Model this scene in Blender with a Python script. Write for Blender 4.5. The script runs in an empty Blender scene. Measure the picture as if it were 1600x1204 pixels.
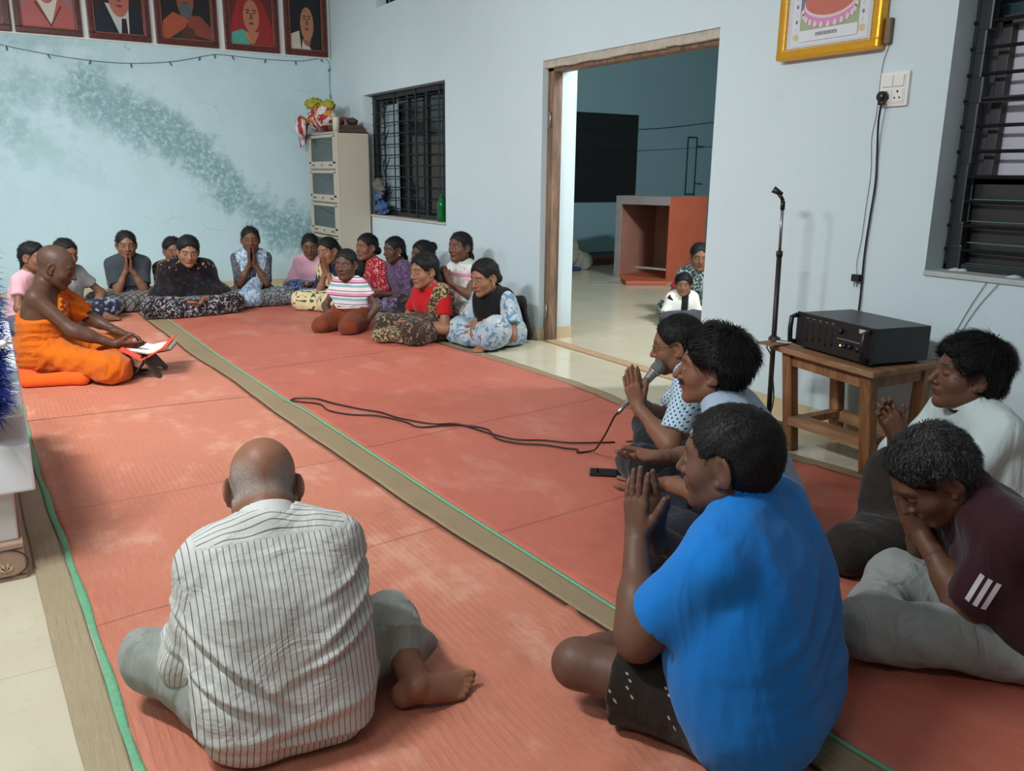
import bpy, math, random
import numpy as np
from mathutils import Vector, Matrix
C = bpy.context.scene.collection
VQ = 1.0                       # voxel size multiplier
# ---------------------------------------------------------------- camera, world, lights, exposure
CAM_F, CAM_YAW, CAM_PITCH, CAM_ROLL, CAM_H = 1318.0, 31.56, 14.01, 0.65, 1.22
def make_camera():
    y, p, r = [math.radians(a) for a in (CAM_YAW, CAM_PITCH, CAM_ROLL)]
    f = Vector((math.sin(y)*math.cos(p), math.cos(y)*math.cos(p), -math.sin(p)))
    rt = Vector((math.cos(y), -math.sin(y), 0)); up = rt.cross(f)
    R = math.cos(r)*rt + math.sin(r)*up; U = -math.sin(r)*rt + math.cos(r)*up
    cd = bpy.data.cameras.new('camera'); o = bpy.data.objects.new('camera', cd); C.objects.link(o)
    o.matrix_world = Matrix(((R.x, U.x, -f.x, 0), (R.y, U.y, -f.y, 0), (R.z, U.z, -f.z, CAM_H), (0, 0, 0, 1)))
    cd.sensor_width = 36; cd.lens = CAM_F/1600*36; cd.clip_start = 0.02
    bpy.context.scene.camera = o
make_camera()
W = bpy.data.worlds.new('night'); bpy.context.scene.world = W; W.use_nodes = True
W.node_tree.nodes['Background'].inputs[0].default_value = (0.02, 0.025, 0.035, 1)
W.node_tree.nodes['Background'].inputs[1].default_value = 0.3
def area(name, loc, aim, sx, sy, power, col, spread=180):
    l = bpy.data.lights.new(name, 'AREA'); l.shape = 'RECTANGLE'; l.size = sx; l.size_y = sy
    l.energy = power; l.color = col; l.spread = math.radians(spread)
    o = bpy.data.objects.new(name, l); C.objects.link(o); o.location = loc
    d = Vector(aim)-Vector(loc); o.rotation_euler = d.to_track_quat('-Z', 'Y').to_euler()
    return o
COOL = (0.90, 0.97, 1.0)
area('tube_or_fill_light', (-0.95, 0.3, 2.70), (1.6, 1.6, 0.6), 0.9, 0.10, 12, COOL)
area('tube_or_fill_light', (-0.70, 2.0, 2.70), (1.7, 3.0, 0.5), 0.9, 0.10, 54, COOL)
area('tube_or_fill_light', (-0.70, 3.9, 2.70), (1.4, 6.0, 0.3), 0.9, 0.10, 46, COOL, 130)
area('tube_or_fill_light', (-0.95, 6.4, 2.62), (1.2, 9.0, 0.2), 0.9, 0.10, 34, COOL, 110)  # added fill lamp, brightens the far end and back wall
area('tube_or_fill_light', (5.2, 3.0, 2.9), (6.0, 7.5, 0.3), 0.9, 0.10, 110, COOL)  # added fill lamp, brightens the room beyond the doorway
vs = bpy.context.scene.view_settings
vs.view_transform = 'Standard'; vs.look = 'None'; vs.gamma = 1; vs.use_curve_mapping = False; vs.exposure = 0.66

# ---------------------------------------------------------------- object helpers
def tag(o, label=None, cat=None, group=None, kind=None):
    if label: o['label'] = label
    if cat: o['category'] = cat
    if group: o['group'] = group
    if kind: o['kind'] = kind
    return o
def empty(name, loc=(0, 0, 0), rz=0, label=None, cat=None, group=None):
    o = bpy.data.objects.new(name, None); C.objects.link(o); o.location = loc; o.rotation_euler = (0, 0, rz)
    o.empty_display_size = 0.1
    return tag(o, label, cat, group)
def link(name, me, m=None, parent=None, loc=None, rot=None):
    o = bpy.data.objects.new(name, me); C.objects.link(o)
    if m is not None and not me.materials: me.materials.append(m)
    if parent: o.parent = parent
    if loc: o.location = loc
    if rot: o.rotation_euler = rot
    return o
class MB:
    """collects simple shapes, builds ONE mesh object"""
    def __init__(s): s.v = []; s.f = []; s.m = []; s.sm = []
    def add(s, vs, fs, mi=0, smooth=False):
        b = len(s.v); s.v += [tuple(v) for v in vs]; s.f += [tuple(i+b for i in f) for f in fs]
        s.m += [mi]*len(fs); s.sm += [smooth]*len(fs)
    def box(s, lo, hi, mi=0, R=None, o=(0, 0, 0)):
        vs = [Vector((x, y, z)) for x in (lo[0], hi[0]) for y in (lo[1], hi[1]) for z in (lo[2], hi[2])]
        if R is not None: vs = [R @ v + Vector(o) for v in vs]
        s.add(vs, [(0, 1, 3, 2), (4, 6, 7, 5), (0, 4, 5, 1), (2, 3, 7, 6), (0, 2, 6, 4), (1, 5, 7, 3)], mi)
    def bbox(s, lo, hi, b=0.004, mi=0, R=None, o=(0, 0, 0)):
        """box with chamfered edges"""
        cx = [(lo[i]+hi[i])/2 for i in range(3)]; h = [(hi[i]-lo[i])/2 for i in range(3)]; b = min(b, *[q*0.9 for q in h])
        import bmesh
        bm = bmesh.new(); bmesh.ops.create_cube(bm, size=2)
        for v in bm.verts: v.co = Vector((v.co.x*h[0]+cx[0], v.co.y*h[1]+cx[1], v.co.z*h[2]+cx[2]))
        bmesh.ops.bevel(bm, geom=bm.edges[:], offset=b, segments=2, affect='EDGES', profile=0.6)
        bm.verts.index_update()
        vs = [v.co.copy() for v in bm.verts]
        if R is not None: vs = [R @ v + Vector(o) for v in vs]
        s.add(vs, [[v.index for v in f.verts] for f in bm.faces], mi); bm.free()
    def tube(s, pts, r, n=8, mi=0, cap=True):
        pts = [Vector(p) for p in pts]; rr = r if isinstance(r, (list, tuple)) else [r]*len(pts)
        up = None; rings = []
        for i, p in enumerate(pts):
            t = (pts[min(i+1, len(pts)-1)]-pts[max(i-1, 0)]).normalized()
            if up is None: up = t.orthogonal().normalized()
            up = (up - t*up.dot(t)); up = up.normalized() if up.length > 1e-6 else t.orthogonal().normalized()
            sd = t.cross(up)
            rings.append([p + (up*math.cos(a)+sd*math.sin(a))*rr[i] for a in [2*math.pi*k/n for k in range(n)]])
        vs = [v for g in rings for v in g]; fs = []
        for i in range(len(pts)-1):
            for k in range(n): fs.append((i*n+k, i*n+(k+1) % n, (i+1)*n+(k+1) % n, (i+1)*n+k))
        if cap: fs.append(tuple(range(n))[::-1]); fs.append(tuple((len(pts)-1)*n+k for k in range(n)))
        s.add(vs, fs, mi, True)
    def lathe(s, c, prof, n=24, mi=0, R=None):
        """profile [(r,z)...] round the z axis at c"""
        vs = []; fs = []
        for r, z in prof:
            for k in range(n):
                a = 2*math.pi*k/n; v = Vector((r*math.cos(a), r*math.sin(a), z))
                if R is not None: v = R @ v
                vs.append(v+Vector(c))
        for i in range(len(prof)-1):
            for k in range(n): fs.append((i*n+k, i*n+(k+1) % n, (i+1)*n+(k+1) % n, (i+1)*n+k))
        fs.append(tuple(range(n))[::-1]); fs.append(tuple((len(prof)-1)*n+k for k in range(n)))
        s.add(vs, fs, mi, True)
    def quad(s, a, b, c, d, mi=0): s.add([a, b, c, d], [(0, 1, 2, 3)], mi)
    def build(s, name, mats, parent=None, loc=None, rot=None):
        me = bpy.data.meshes.new(name); me.from_pydata(s.v, [], s.f)
        for m in (mats if isinstance(mats, (list, tuple)) else [mats]): me.materials.append(m)
        me.polygons.foreach_set('material_index', s.m); me.polygons.foreach_set('use_smooth', s.sm); me.update()
        return link(name, me, None, parent, loc, rot)
def catmull(pts, n=8):
    P = [Vector(p) for p in pts]; P = [P[0]*2-P[1]]+P+[P[-1]*2-P[-2]]; out = []
    for i in range(1, len(P)-2):
        for k in range(n):
            t = k/n; a, b, c, d = P[i-1], P[i], P[i+1], P[i+2]
            out.append(0.5*((2*b)+(c-a)*t+(2*a-5*b+4*c-d)*t*t+(3*b-a-3*c+d)*t**3))
    out.append(P[-2]); return out

# ---------------------------------------------------------------- materials
class NT:
    def __init__(s, name, rough=0.6, spec=0.4, metal=0.0):
        s.mat = bpy.data.materials.new(name); s.mat.use_nodes = True; s.t = s.mat.node_tree
        s.b = s.t.nodes['Principled BSDF']; s.b.inputs['Roughness'].default_value = rough
        s.b.inputs['Specular IOR Level'].default_value = spec; s.b.inputs['Metallic'].default_value = metal
        s._tc = None
    def n(s, typ, **kw):
        nd = s.t.nodes.new(typ)
        for k, v in kw.items(): setattr(nd, k, v)
        return nd
    def put(s, sock, val):
        if isinstance(val, bpy.types.NodeSocket): s.t.links.new(val, sock)
        elif val is not None:
            if isinstance(val, (tuple, list)) and len(val) == 3 and len(sock.default_value) == 4: val = (*val, 1)
            sock.default_value = val
    def co(s, kind='Object'):
        if s._tc is None: s._tc = s.n('ShaderNodeTexCoord')
        return s._tc.outputs[kind]
    def map(s, vec, scale=(1, 1, 1), rot=(0, 0, 0), loc=(0, 0, 0)):
        m = s.n('ShaderNodeMapping'); s.put(m.inputs[0], vec); m.inputs['Scale'].default_value = scale
        m.inputs['Rotation'].default_value = rot; m.inputs['Location'].default_value = loc; return m.outputs[0]
    def noise(s, vec, scale=5, detail=4, rough=0.5, dist=0.0, col=False):
        m = s.n('ShaderNodeTexNoise'); s.put(m.inputs['Vector'], vec); m.inputs['Scale'].default_value = scale
        m.inputs['Detail'].default_value = detail; m.inputs['Roughness'].default_value = rough
        m.inputs['Distortion'].default_value = dist; return m.outputs['Color' if col else 'Fac']
    def voro(s, vec, scale=5, feature='F1', rnd=1.0, out='Distance', dim='3D'):
        m = s.n('ShaderNodeTexVoronoi', feature=feature, voronoi_dimensions=dim); s.put(m.inputs['Vector'], vec); m.inputs['Scale'].default_value = scale
        m.inputs['Randomness'].default_value = rnd; return m.outputs[out]
    def wave(s, vec, scale=5, dist=0, detail=2, dir='X', profile='SIN'):
        m = s.n('ShaderNodeTexWave', bands_direction=dir, wave_profile=profile); s.put(m.inputs['Vector'], vec)
        m.inputs['Scale'].default_value = scale; m.inputs['Distortion'].default_value = dist; m.inputs['Detail'].default_value = detail
        return m.outputs['Fac']
    def math(s, op, a, b=0.0, c=0.0, clamp=False):
        m = s.n('ShaderNodeMath', operation=op, use_clamp=clamp)
        for i, v in enumerate((a, b, c)): s.put(m.inputs[i], v)
        return m.outputs[0]
    def step(s, v, lo, hi):
        m = s.n('ShaderNodeMapRange', interpolation_type='SMOOTHSTEP'); s.put(m.inputs[0], v)
        m.inputs[1].default_value = lo; m.inputs[2].default_value = hi; return m.outputs[0]
    def mix(s, f, a, b):
        m = s.n('ShaderNodeMix', data_type='RGBA'); s.put(m.inputs[0], f); s.put(m.inputs[6], a); s.put(m.inputs[7], b)
        return m.outputs[2]
    def sep(s, vec):
        m = s.n('ShaderNodeSeparateXYZ'); s.put(m.inputs[0], vec); return m.outputs
    def comb(s, x, y, z):
        m = s.n('ShaderNodeCombineXYZ')
        for i, v in enumerate((x, y, z)): s.put(m.inputs[i], v)
        return m.outputs[0]
    def attr(s, name, out='Color'):
        m = s.n('ShaderNodeAttribute', attribute_name=name); return m.outputs[out]
    def ramp(s, f, stops, const=False):
        m = s.n('ShaderNodeValToRGB'); s.put(m.inputs[0], f); e = m.color_ramp.elements
        if const: m.color_ramp.interpolation = 'CONSTANT'
        while len(e) > 1: e.remove(e[-1])
        e[0].position = stops[0][0]; e[0].color = (*stops[0][1], 1)
        for p, c in stops[1:]: q = e.new(p); q.color = (*c, 1)
        return m.outputs[0]
    def col(s, v): s.put(s.b.inputs['Base Color'], v); return s
    def rough(s, v): s.put(s.b.inputs['Roughness'], v); return s
    def bump(s, h, dist=0.001, strength=1.0):
        m = s.n('ShaderNodeBump'); s.put(m.inputs['Height'], h); m.inputs['Distance'].default_value = dist
        m.inputs['Strength'].default_value = strength; s.put(s.b.inputs['Normal'], m.outputs[0]); return s
def flat(name, c, rough=0.6, spec=0.4, metal=0.0, var=0.12, ns=12, bump=0.0, bs=80):
    n = NT(name, rough, spec, metal); f = n.noise(n.co(), ns, 4)
    n.col(n.mix(f, tuple(q*(1-var) for q in c), tuple(min(1, q*(1+var)) for q in c)))
    if bump: n.bump(n.noise(n.co(), bs, 3), bump)
    return n.mat
def glow(name, c, e):
    n = NT(name); n.col(c); n.put(n.b.inputs['Emission Color'], c); n.b.inputs['Emission Strength'].default_value = e; return n.mat
def srgb(r, g, b):
    return tuple(((q/255)/12.92 if q/255 <= 0.04045 else ((q/255+0.055)/1.055)**2.4) for q in (r, g, b))
def cloth(name, c, c2=None, pat=None, rough=0.85, fold=0.004, weave=True, fs=12, stretch=(1, 1, 0.35)):
    """fabric: pat(n) returns a factor mixing c -> c2, or a colour socket"""
    n = NT(name, rough, 0.2); co = n.co()
    v = n.noise(co, 3.5, 3)
    base = n.mix(v, tuple(q*0.93 for q in c), tuple(min(1, q*1.07) for q in c))
    if pat:
        p = pat(n)
        n.col(n.mix(p, base, c2) if c2 is not None else p)
    else: n.col(base)
    h = n.noise(n.map(co, stretch), fs, 3, 0.45, 1.2)
    if weave: h = n.math('ADD', n.math('MULTIPLY', h, 1.0), n.math('MULTIPLY', n.noise(co, 500, 1), 0.03))
    n.bump(h, fold*3.2, 0.75); n.put(n.b.inputs['Sheen Weight'], 0.12)
    return n.mat
# ---------------------------------------------------------------- implicit-surface figures
def V3(*a): return np.array(a if len(a) == 3 else a[0], dtype=float)
def nrm(v): v = np.asarray(v, float); return v/max(np.linalg.norm(v), 1e-9)
def cone(a, b, ra, rb, k=0.02, fl=None, cap=False, capa=False, op='add'):
    """tapered capsule; fl=(axis, s) flattens along axis by 1/s"""
    return dict(t='c', a=V3(a), b=V3(b), ra=ra, rb=rb, k=k, fl=fl, cap=cap, capa=capa, op=op)
def ell(c, r, R=None, k=0.02, op='add'): return dict(t='e', c=V3(c), r=V3(r), R=R, k=k, op=op)
def ball(c, r, k=0.02, op='add'): return dict(t='c', a=V3(c), b=V3(c)+[0, 0, 1e-5], ra=r, rb=r, k=k, fl=None, cap=False, capa=False, op=op)
def inflate(prims, d, k=None):
    out = []
    for p in prims:
        q = dict(p)
        if q['t'] == 'c': q['ra'] = q['ra']+d; q['rb'] = q['rb']+d
        else: q['r'] = q['r']+d
        if k is not None: q['k'] = k
        out.append(q)
    return out
def evalp(p, X, Y, Z):
    if p['t'] == 'c':
        a, b = p['a'], p['b']; ba = b-a; L2 = float(ba@ba)+1e-12
        x = X-a[0]; y = Y-a[1]; z = Z-a[2]
        tu = (x*ba[0]+y*ba[1]+z*ba[2])/L2; t = np.clip(tu, 0, 1)
        x = x-t*ba[0]; y = y-t*ba[1]; z = z-t*ba[2]
        if p['fl'] is not None:
            n, s = p['fl']; dn = (x*n[0]+y*n[1]+z*n[2])*(s-1); x = x+dn*n[0]; y = y+dn*n[1]; z = z+dn*n[2]
        d = np.sqrt(x*x+y*y+z*z)-(p['ra']+(p['rb']-p['ra'])*t)
        L = math.sqrt(L2)
        if p['cap']: d = np.maximum(d, (tu-1)*L)
        if p['capa']: d = np.maximum(d, -tu*L)
        return d
    c, r, R = p['c'], p['r'], p['R']
    x = X-c[0]; y = Y-c[1]; z = Z-c[2]
    if R is not None:
        x, y, z = (x*R[0, 0]+y*R[1, 0]+z*R[2, 0], x*R[0, 1]+y*R[1, 1]+z*R[2, 1], x*R[0, 2]+y*R[1, 2]+z*R[2, 2])
    k0 = np.sqrt((x/r[0])**2+(y/r[1])**2+(z/r[2])**2); k1 = np.sqrt((x/r[0]**2)**2+(y/r[1]**2)**2+(z/r[2]**2)**2)
    return k0*(k0-1)/np.maximum(k1, 1e-6)
def pbox(p):
    if p['t'] == 'c':
        r = max(p['ra'], p['rb']); 
        return np.minimum(p['a'], p['b'])-r, np.maximum(p['a'], p['b'])+r
    r = p['r'] if p['R'] is None else np.full(3, p['r'].max()); return p['c']-r, p['c']+r
def surf(prims, vox, post=None, clip=None):
    """mesh (verts, quads) of the zero level; post(P,f)->f near the surface; clip=(lo,hi) keeps a window"""
    vox = vox*VQ
    adds = [p for p in prims if p['op'] == 'add']
    lo = np.min([pbox(p)[0] for p in adds], 0)-3*vox-0.012; hi = np.max([pbox(p)[1] for p in adds], 0)+3*vox+0.012
    if clip is not None: lo = np.maximum(lo, clip[0]); hi = np.minimum(hi, clip[1])
    n = np.maximum(np.ceil((hi-lo)/vox).astype(int)+1, 3)
    ax = [(lo[i]+vox*np.arange(n[i])).astype(np.float32) for i in range(3)]
    f = np.ones(n, np.float32)
    for p in prims:
        pl, ph = pbox(p); pad = p['k']+0.012+2*vox
        i0 = np.maximum(np.floor((pl-pad-lo)/vox).astype(int), 0); i1 = np.minimum(np.ceil((ph+pad-lo)/vox).astype(int)+1, n)
        if np.any(i1 <= i0): continue
        sl = tuple(slice(i0[i], i1[i]) for i in range(3))
        d = evalp(p, ax[0][sl[0]][:, None, None], ax[1][sl[1]][None, :, None], ax[2][sl[2]][None, None, :])
        k = max(p['k'], 1e-4); g = f[sl]
        if p['op'] == 'add':
            h = np.clip(0.5+0.5*(g-d)/k, 0, 1); f[sl] = g*(1-h)+d*h-k*h*(1-h)
        else:
            h = np.clip(0.5-0.5*(g+d)/k, 0, 1); f[sl] = g*(1-h)-d*h+k*h*(1-h)
    if post is not None:
        m = np.abs(f) < max(0.05, 4*vox); idx = np.nonzero(m)
        P = np.stack([ax[i][idx[i]] for i in range(3)], 1); f[idx] = post(P, f[idx])
    f[0] = f[-1] = 1; f[:, 0] = f[:, -1] = 1; f[:, :, 0] = f[:, :, -1] = 1
    s = f < 0; c = s[:-1, :-1, :-1].astype(np.int8)
    tot = np.zeros_like(c)
    offs = [(i, j, k) for i in (0, 1) for j in (0, 1) for k in (0, 1)]
    N = n-1
    for o in offs: tot += s[o[0]:N[0]+o[0], o[1]:N[1]+o[1], o[2]:N[2]+o[2]]
    act = (tot > 0) & (tot < 8); cells = np.stack(np.nonzero(act), 1)
    if len(cells) == 0: return np.zeros((0, 3)), np.zeros((0, 4), int)
    vid = np.full(N, -1, np.int32); vid[tuple(cells.T)] = np.arange(len(cells))
    fv = {o: f[cells[:, 0]+o[0], cells[:, 1]+o[1], cells[:, 2]+o[2]] for o in offs}
    acc = np.zeros((len(cells), 3)); cnt = np.zeros(len(cells))
    for a in range(3):
        for o in offs:
            if o[a] == 0:
                o2 = list(o); o2[a] = 1; o2 = tuple(o2); A, B = fv[o], fv[o2]
                cr = (A < 0) != (B < 0); t = np.where(cr, A/np.where(cr, A-B, 1), 0)
                q = np.tile(np.array(o, float), (len(cells), 1)); q[:, a] = t
                acc += q*cr[:, None]; cnt += cr
    verts = lo+(cells+acc/cnt[:, None])*vox
    quads = []
    for a in range(3):
        b, c2 = (a+1) % 3, (a+2) % 3
        sl1 = [slice(1, N[0]), slice(1, N[1]), slice(1, N[2])]; sl2 = list(sl1)
        sl1[a] = slice(0, N[a]); sl2[a] = slice(1, N[a]+1)
        s1 = s[tuple(sl1)]; s2 = s[tuple(sl2)]
        e = np.stack(np.nonzero(s1 != s2), 1)
        if len(e) == 0: continue
        base = e.copy()
        for i in range(3):
            if i != a: base[:, i] += 1
        inside = s[tuple(base.T)]
        def cid(db, dc):
            q = base.copy(); q[:, b] -= db; q[:, c2] -= dc; return vid[tuple(q.T)]
        Q = np.stack([cid(1, 1), cid(0, 1), cid(0, 0), cid(1, 0)], 1)
        Q[~inside] = Q[~inside][:, ::-1]; quads.append(Q)
    Q = np.concatenate(quads); Q = Q[(Q >= 0).all(1)]
    return verts, Q
def tomesh(name, parts, m, parent, smooth=1, colf=None, attrs=None):
    """parts: list of (verts, quads)"""
    vs = []; qs = []; b = 0
    for v, q in parts:
        if len(v): vs.append(v); qs.append(q+b); b += len(v)
    v = np.concatenate(vs); q = np.concatenate(qs)
    for _ in range(smooth):            # one light relaxation
        acc = np.zeros_like(v); cnt = np.zeros(len(v))
        for i in range(4):
            np.add.at(acc, q[:, i], v[q[:, (i+1) % 4]]+v[q[:, (i-1) % 4]]); np.add.at(cnt, q[:, i], 2)
        ok = cnt > 0; v = v.copy(); v[ok] = v[ok]*0.5+0.5*acc[ok]/cnt[ok][:, None]
    me = bpy.data.meshes.new(name)
    me.vertices.add(len(v)); me.vertices.foreach_set('co', v.astype(np.float32).ravel())
    me.loops.add(len(q)*4); me.loops.foreach_set('vertex_index', q.astype(np.int32).ravel())
    me.polygons.add(len(q)); me.polygons.foreach_set('loop_start', np.arange(0, len(q)*4, 4, dtype=np.int32))
    me.polygons.foreach_set('use_smooth', np.ones(len(q), bool))
    if colf is not None:
        a = me.color_attributes.new('Col', 'FLOAT_COLOR', 'POINT')
        c = np.ones((len(v), 4), np.float32); c[:, :3] = colf(v); a.data.foreach_set('color', c.ravel())
    if attrs:
        for k, fn in attrs.items():
            a = me.attributes.new(k, 'FLOAT', 'POINT'); a.data.foreach_set('value', fn(v).astype(np.float32))
    me.update(); me.validate()
    return link(name, me, m, parent)
def waves(P, freq, seed, stretch=(1, 1, 1), ridged=False):
    rng = np.random.default_rng(seed); Q = P*np.array(stretch); Q = Q+0.035*np.sin(Q[:, [1, 2, 0]]*9+seed)
    out = 0; amp = 1
    for i in range(5):
        k = nrm(rng.normal(size=3))*freq*(1.45**i); s = np.sin(Q@k+rng.uniform(0, 6.28)); 
        out = out+amp*((1-np.abs(s))*2-1 if ridged else s); amp *= 0.62
    return out/2.0
def ss(x, a, b):
    t = np.clip((x-a)/(b-a), 0, 1); return t*t*(3-2*t)

def ik(a, t, l1, l2, pole):
    d = t-a; L = np.linalg.norm(d); u = d/L
    if L > (l1+l2)*0.995: t = a+u*(l1+l2)*0.995; L = (l1+l2)*0.995
    x = (l1*l1-l2*l2+L*L)/(2*L); h = math.sqrt(max(l1*l1-x*x, 0))
    p = np.asarray(pole, float); p = p-u*(p@u); return a+u*x+nrm(p)*h, t
def rotm(axis, deg):
    a = nrm(axis); t = math.radians(deg); c, s = math.cos(t), math.sin(t); x, y, z = a
    return np.array([[c+x*x*(1-c), x*y*(1-c)-z*s, x*z*(1-c)+y*s], [y*x*(1-c)+z*s, c+y*y*(1-c), y*z*(1-c)-x*s], [z*x*(1-c)-y*s, z*y*(1-c)+x*s, c+z*z*(1-c)]])
LEGS = {
 'cross': dict(hipz=.10, kR=(.34, .27, .10), kL=(-.34, .27, .10), aR=(-.07, .36, .055), aL=(.09, .27, .05), fR=(-.95, .25, -.05), fL=(.95, .2, -.05)),
 'wide': dict(hipz=.10, kR=(.38, .22, .12), kL=(-.38, .22, .12), aR=(-.05, .38, .055), aL=(.10, .30, .05), fR=(-.95, .25, -.05), fL=(.95, .2, -.05)),
 'kneel': dict(hipz=.19, kR=(.17, .36, .07), kL=(-.17, .36, .07), aR=(.11, -.06, .05), aL=(-.11, -.06, .05), fR=(0, -1, -.1), fL=(0, -1, -.1)),
 'narrow': dict(hipz=.10, kR=(.20, .40, .10), kL=(-.20, .40, .10), aR=(-.02, .28, .05), aL=(.06, .22, .05), fR=(-.95, .25, -.05), fL=(.95, .2, -.05)),
 'tight': dict(hipz=.10, kR=(.22, .22, .11), kL=(-.22, .22, .11), aR=(-.02, .24, .05), aL=(.06, .20, .05), fR=(-.95, .25, -.05), fL=(.95, .2, -.05)),
 'stand': dict(hipz=.34, kR=(.10, .05, .07), kL=(-.10, .05, .07), aR=(.10, -.34, .05), aL=(-.10, -.34, .05), fR=(0, -1, -.1), fL=(0, -1, -.1)),
}
def skeleton(S=1, lean=6, curve=6, twist=0, side=0, legs='cross', lg=None, head=(0, 0, 0), neckf=0, HS=1, arms=None, width=1, z0=0, bust=0, bulk=0, tl=1.0, se=None, nk=.8):
    K = dict(LEGS[legs]); K.update(lg or {})
    SE = se or max(S, .9*HS); T = {}; T['S'] = S; T['SE'] = SE; T['HS'] = HS; T['w'] = width; T['bust'] = bust; T['bulk'] = bulk
    up = V3(0, 0, 1); p = V3(0, 0, K['hipz'])*S; sp = [p]; a = 0
    Rt = rotm((0, 0, 1), twist)
    segs = [.145*tl, .158*tl, .152*tl]; ups = []
    for i, L in enumerate(segs):
        a = lean+curve*i; u = rotm((1, 0, 0), -a)@up; u = rotm((0, 1, 0), side*(i+1)/3)@u
        p = p+u*L*S; sp.append(p); ups.append(u)
    T['sp'] = sp; T['up'] = ups[-1]; T['ups'] = ups
    X = nrm(rotm((0, 1, 0), side)@(Rt@V3(1, 0, 0))); X = nrm(X-ups[-1]*(X@ups[-1])); T['X'] = X; Fw = np.cross(T['up'], X); T['F'] = nrm(Fw)
    N = sp[3]; T['N'] = N
    for s, n in ((1, 'R'), (-1, 'L')):
        T['sh'+n] = N+X*s*.158*SE*width-T['up']*.068*SE
        T['hip'+n] = V3(s*.085*SE, .0, K['hipz']*S)
        for q, w_ in (('k', 'kn'), ('a', 'an')): T[w_+n] = V3(K[q+n])*(S if (lg and q+n in lg) else (S+SE)/2)
        T['fd'+n] = nrm(K['f'+n])
    # head: yaw (+ = to own left), pitch (+ = down), roll
    hy, hp, hr = head
    B = np.stack([X, T['F'], T['up']], 1)
    lvl = nrm(T['F']-up*(T['F']@up)); Xl = nrm(np.cross(lvl, up)); H0 = np.stack([Xl, lvl, up], 1)
    Rh = H0@rotm((0, 0, 1), hy)@rotm((1, 0, 0), -hp)@rotm((0, 1, 0), hr)
    nd = nrm(T['up']*0.55+Rh[:, 2]*0.5+lvl*(0.12+neckf)); T['nd'] = nd
    T['Rh'] = Rh; T['H'] = N+nd*(.075*S*nk)+Rh[:, 2]*.075*HS+Rh[:, 1]*.022*HS
    for n, s in (('R', 1), ('L', -1)):
        A = (arms or {}).get(n)
        if A is None: A = dict(w=(s*.2, .25, .2), d=(0, 1, -.2), n=(0, 0, -1), pole=(s, -.3, -.5))
        w = V3(A['w'])*S
        el, w = ik(T['sh'+n], w, .27*SE*(A.get('al', 1)), .245*SE, A.get('pole', (s*.6, -.3, -1)))
        T['el'+n] = el; T['wr'+n] = w; T['hd'+n] = A
    return T
def torso(T, g=0.0):
    S = T['SE']; X = T['X']; F = T['F']; sp = T['sp']; w = T['w']; U = T['ups']; bk = T['bulk']
    P = [cone(T['hipR']*1.0+V3(0, -.01, .0), T['hipL']+V3(0, -.01, .0), .10*S*w+g, .10*S*w+g, .05)]
    X1 = nrm(V3(1, 0, 0)+X)
    def row(c, half, r, fl=1.12, k=.07): P.append(cone(c+X1*half*S*w, c-X1*half*S*w, r*S+g, r*S+g, k, fl=(F, fl)))
    row(sp[0]+U[0]*.05*S, .075, .098+bk*.6)
    row(sp[1]+F*bk*.3*S, .065, .094+bk*.9)
    row(sp[1]*.5+sp[2]*.5+F*.004*S, .075, .098+bk*.6)
    row(sp[2]+F*.004*S, .08, .094+bk*.35)
    P.append(cone(T['shR']*.8+T['shL']*.2, T['shL']*.8+T['shR']*.2, .056*S+g+bk*.2*S, .056*S+g+bk*.2*S, .05))
    for n in 'RL': P.append(cone(T['N']+T['up']*.004*S, T['sh'+n]+T['up']*.004*S, .043*S+g*.9, .044*S+g*.8, .045))
    if bk: P.append(ell(sp[1]+F*.07*S, (.12*S*w+g, .09*S+g, .12*S+g), np.stack([X1, F, U[1]], 1), .08))
    if T['bust']:
        for s in (1, -1): P.append(ball(sp[2]+X*s*.062*S+F*.075*S-T['up']*.02*S, .055*S*T['bust']+g, .04))
    return P
def arm(T, n, g=0.0, t0=0.0, t1=2.0, k=.03, ge=0.0, cap=False):
    """t in 0..1 upper arm, 1..2 forearm"""
    S = T['SE']; a, e, w = T['sh'+n], T['el'+n], T['wr'+n]; th = T.get('armf', 1.0); P = []
    def R(t): return ((.047+(.039-.047)*t) if t <= 1 else (.041+(.0255-.041)*(t-1)))*S*th
    if t0 < 1:
        q = min(t1, 1); A = a+(e-a)*t0; B = a+(e-a)*q
        gb = g+(ge if t1 <= 1 else ge*.4)
        P.append(cone(A, B, R(t0)+g, R(q)+gb, k, cap=cap and t1 <= 1))
    if t1 > 1:
        q = t1-1; s = max(t0-1, 0); A = e+(w-e)*s; B = e+(w-e)*q
        P.append(cone(A, B, R(1+s)+g*.95+ge*.4, R(t1)+g*.8+ge, k, cap=cap and t1 < 1.999))
        if t0 < 1.2: P.append(cone(e+(w-e)*.15, e+(w-e)*.4, .040*S*th+g, .037*S*th+g, k))
    return P
def leg(T, n, g=0.0, t1=2.0, k=.03, ge=0.0, cap=False, t0=0.0):
    S = T['SE']; h, kn, an = T['hip'+n], T['kn'+n], T['an'+n]; P = []
    q = min(t1, 1)
    P.append(cone(h+(kn-h)*t0, h+(kn-h)*q, (.082-.025*t0)*S+g, (.082+(.056-.082)*q)*S+g+(ge if t1 <= 1 else 0), k, cap=cap and t1 <= 1))
    if t1 > 1:
        e = kn+(an-kn)*(t1-1)
        P.append(cone(kn, kn+(an-kn)*.45, .054*S+g, .054*S+g, k)); P.append(cone(kn+(an-kn)*.3, e, .054*S+g, (.056+(.034-.056)*(t1-1))*S+g*.7+ge, k, cap=cap))
    return P
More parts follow.
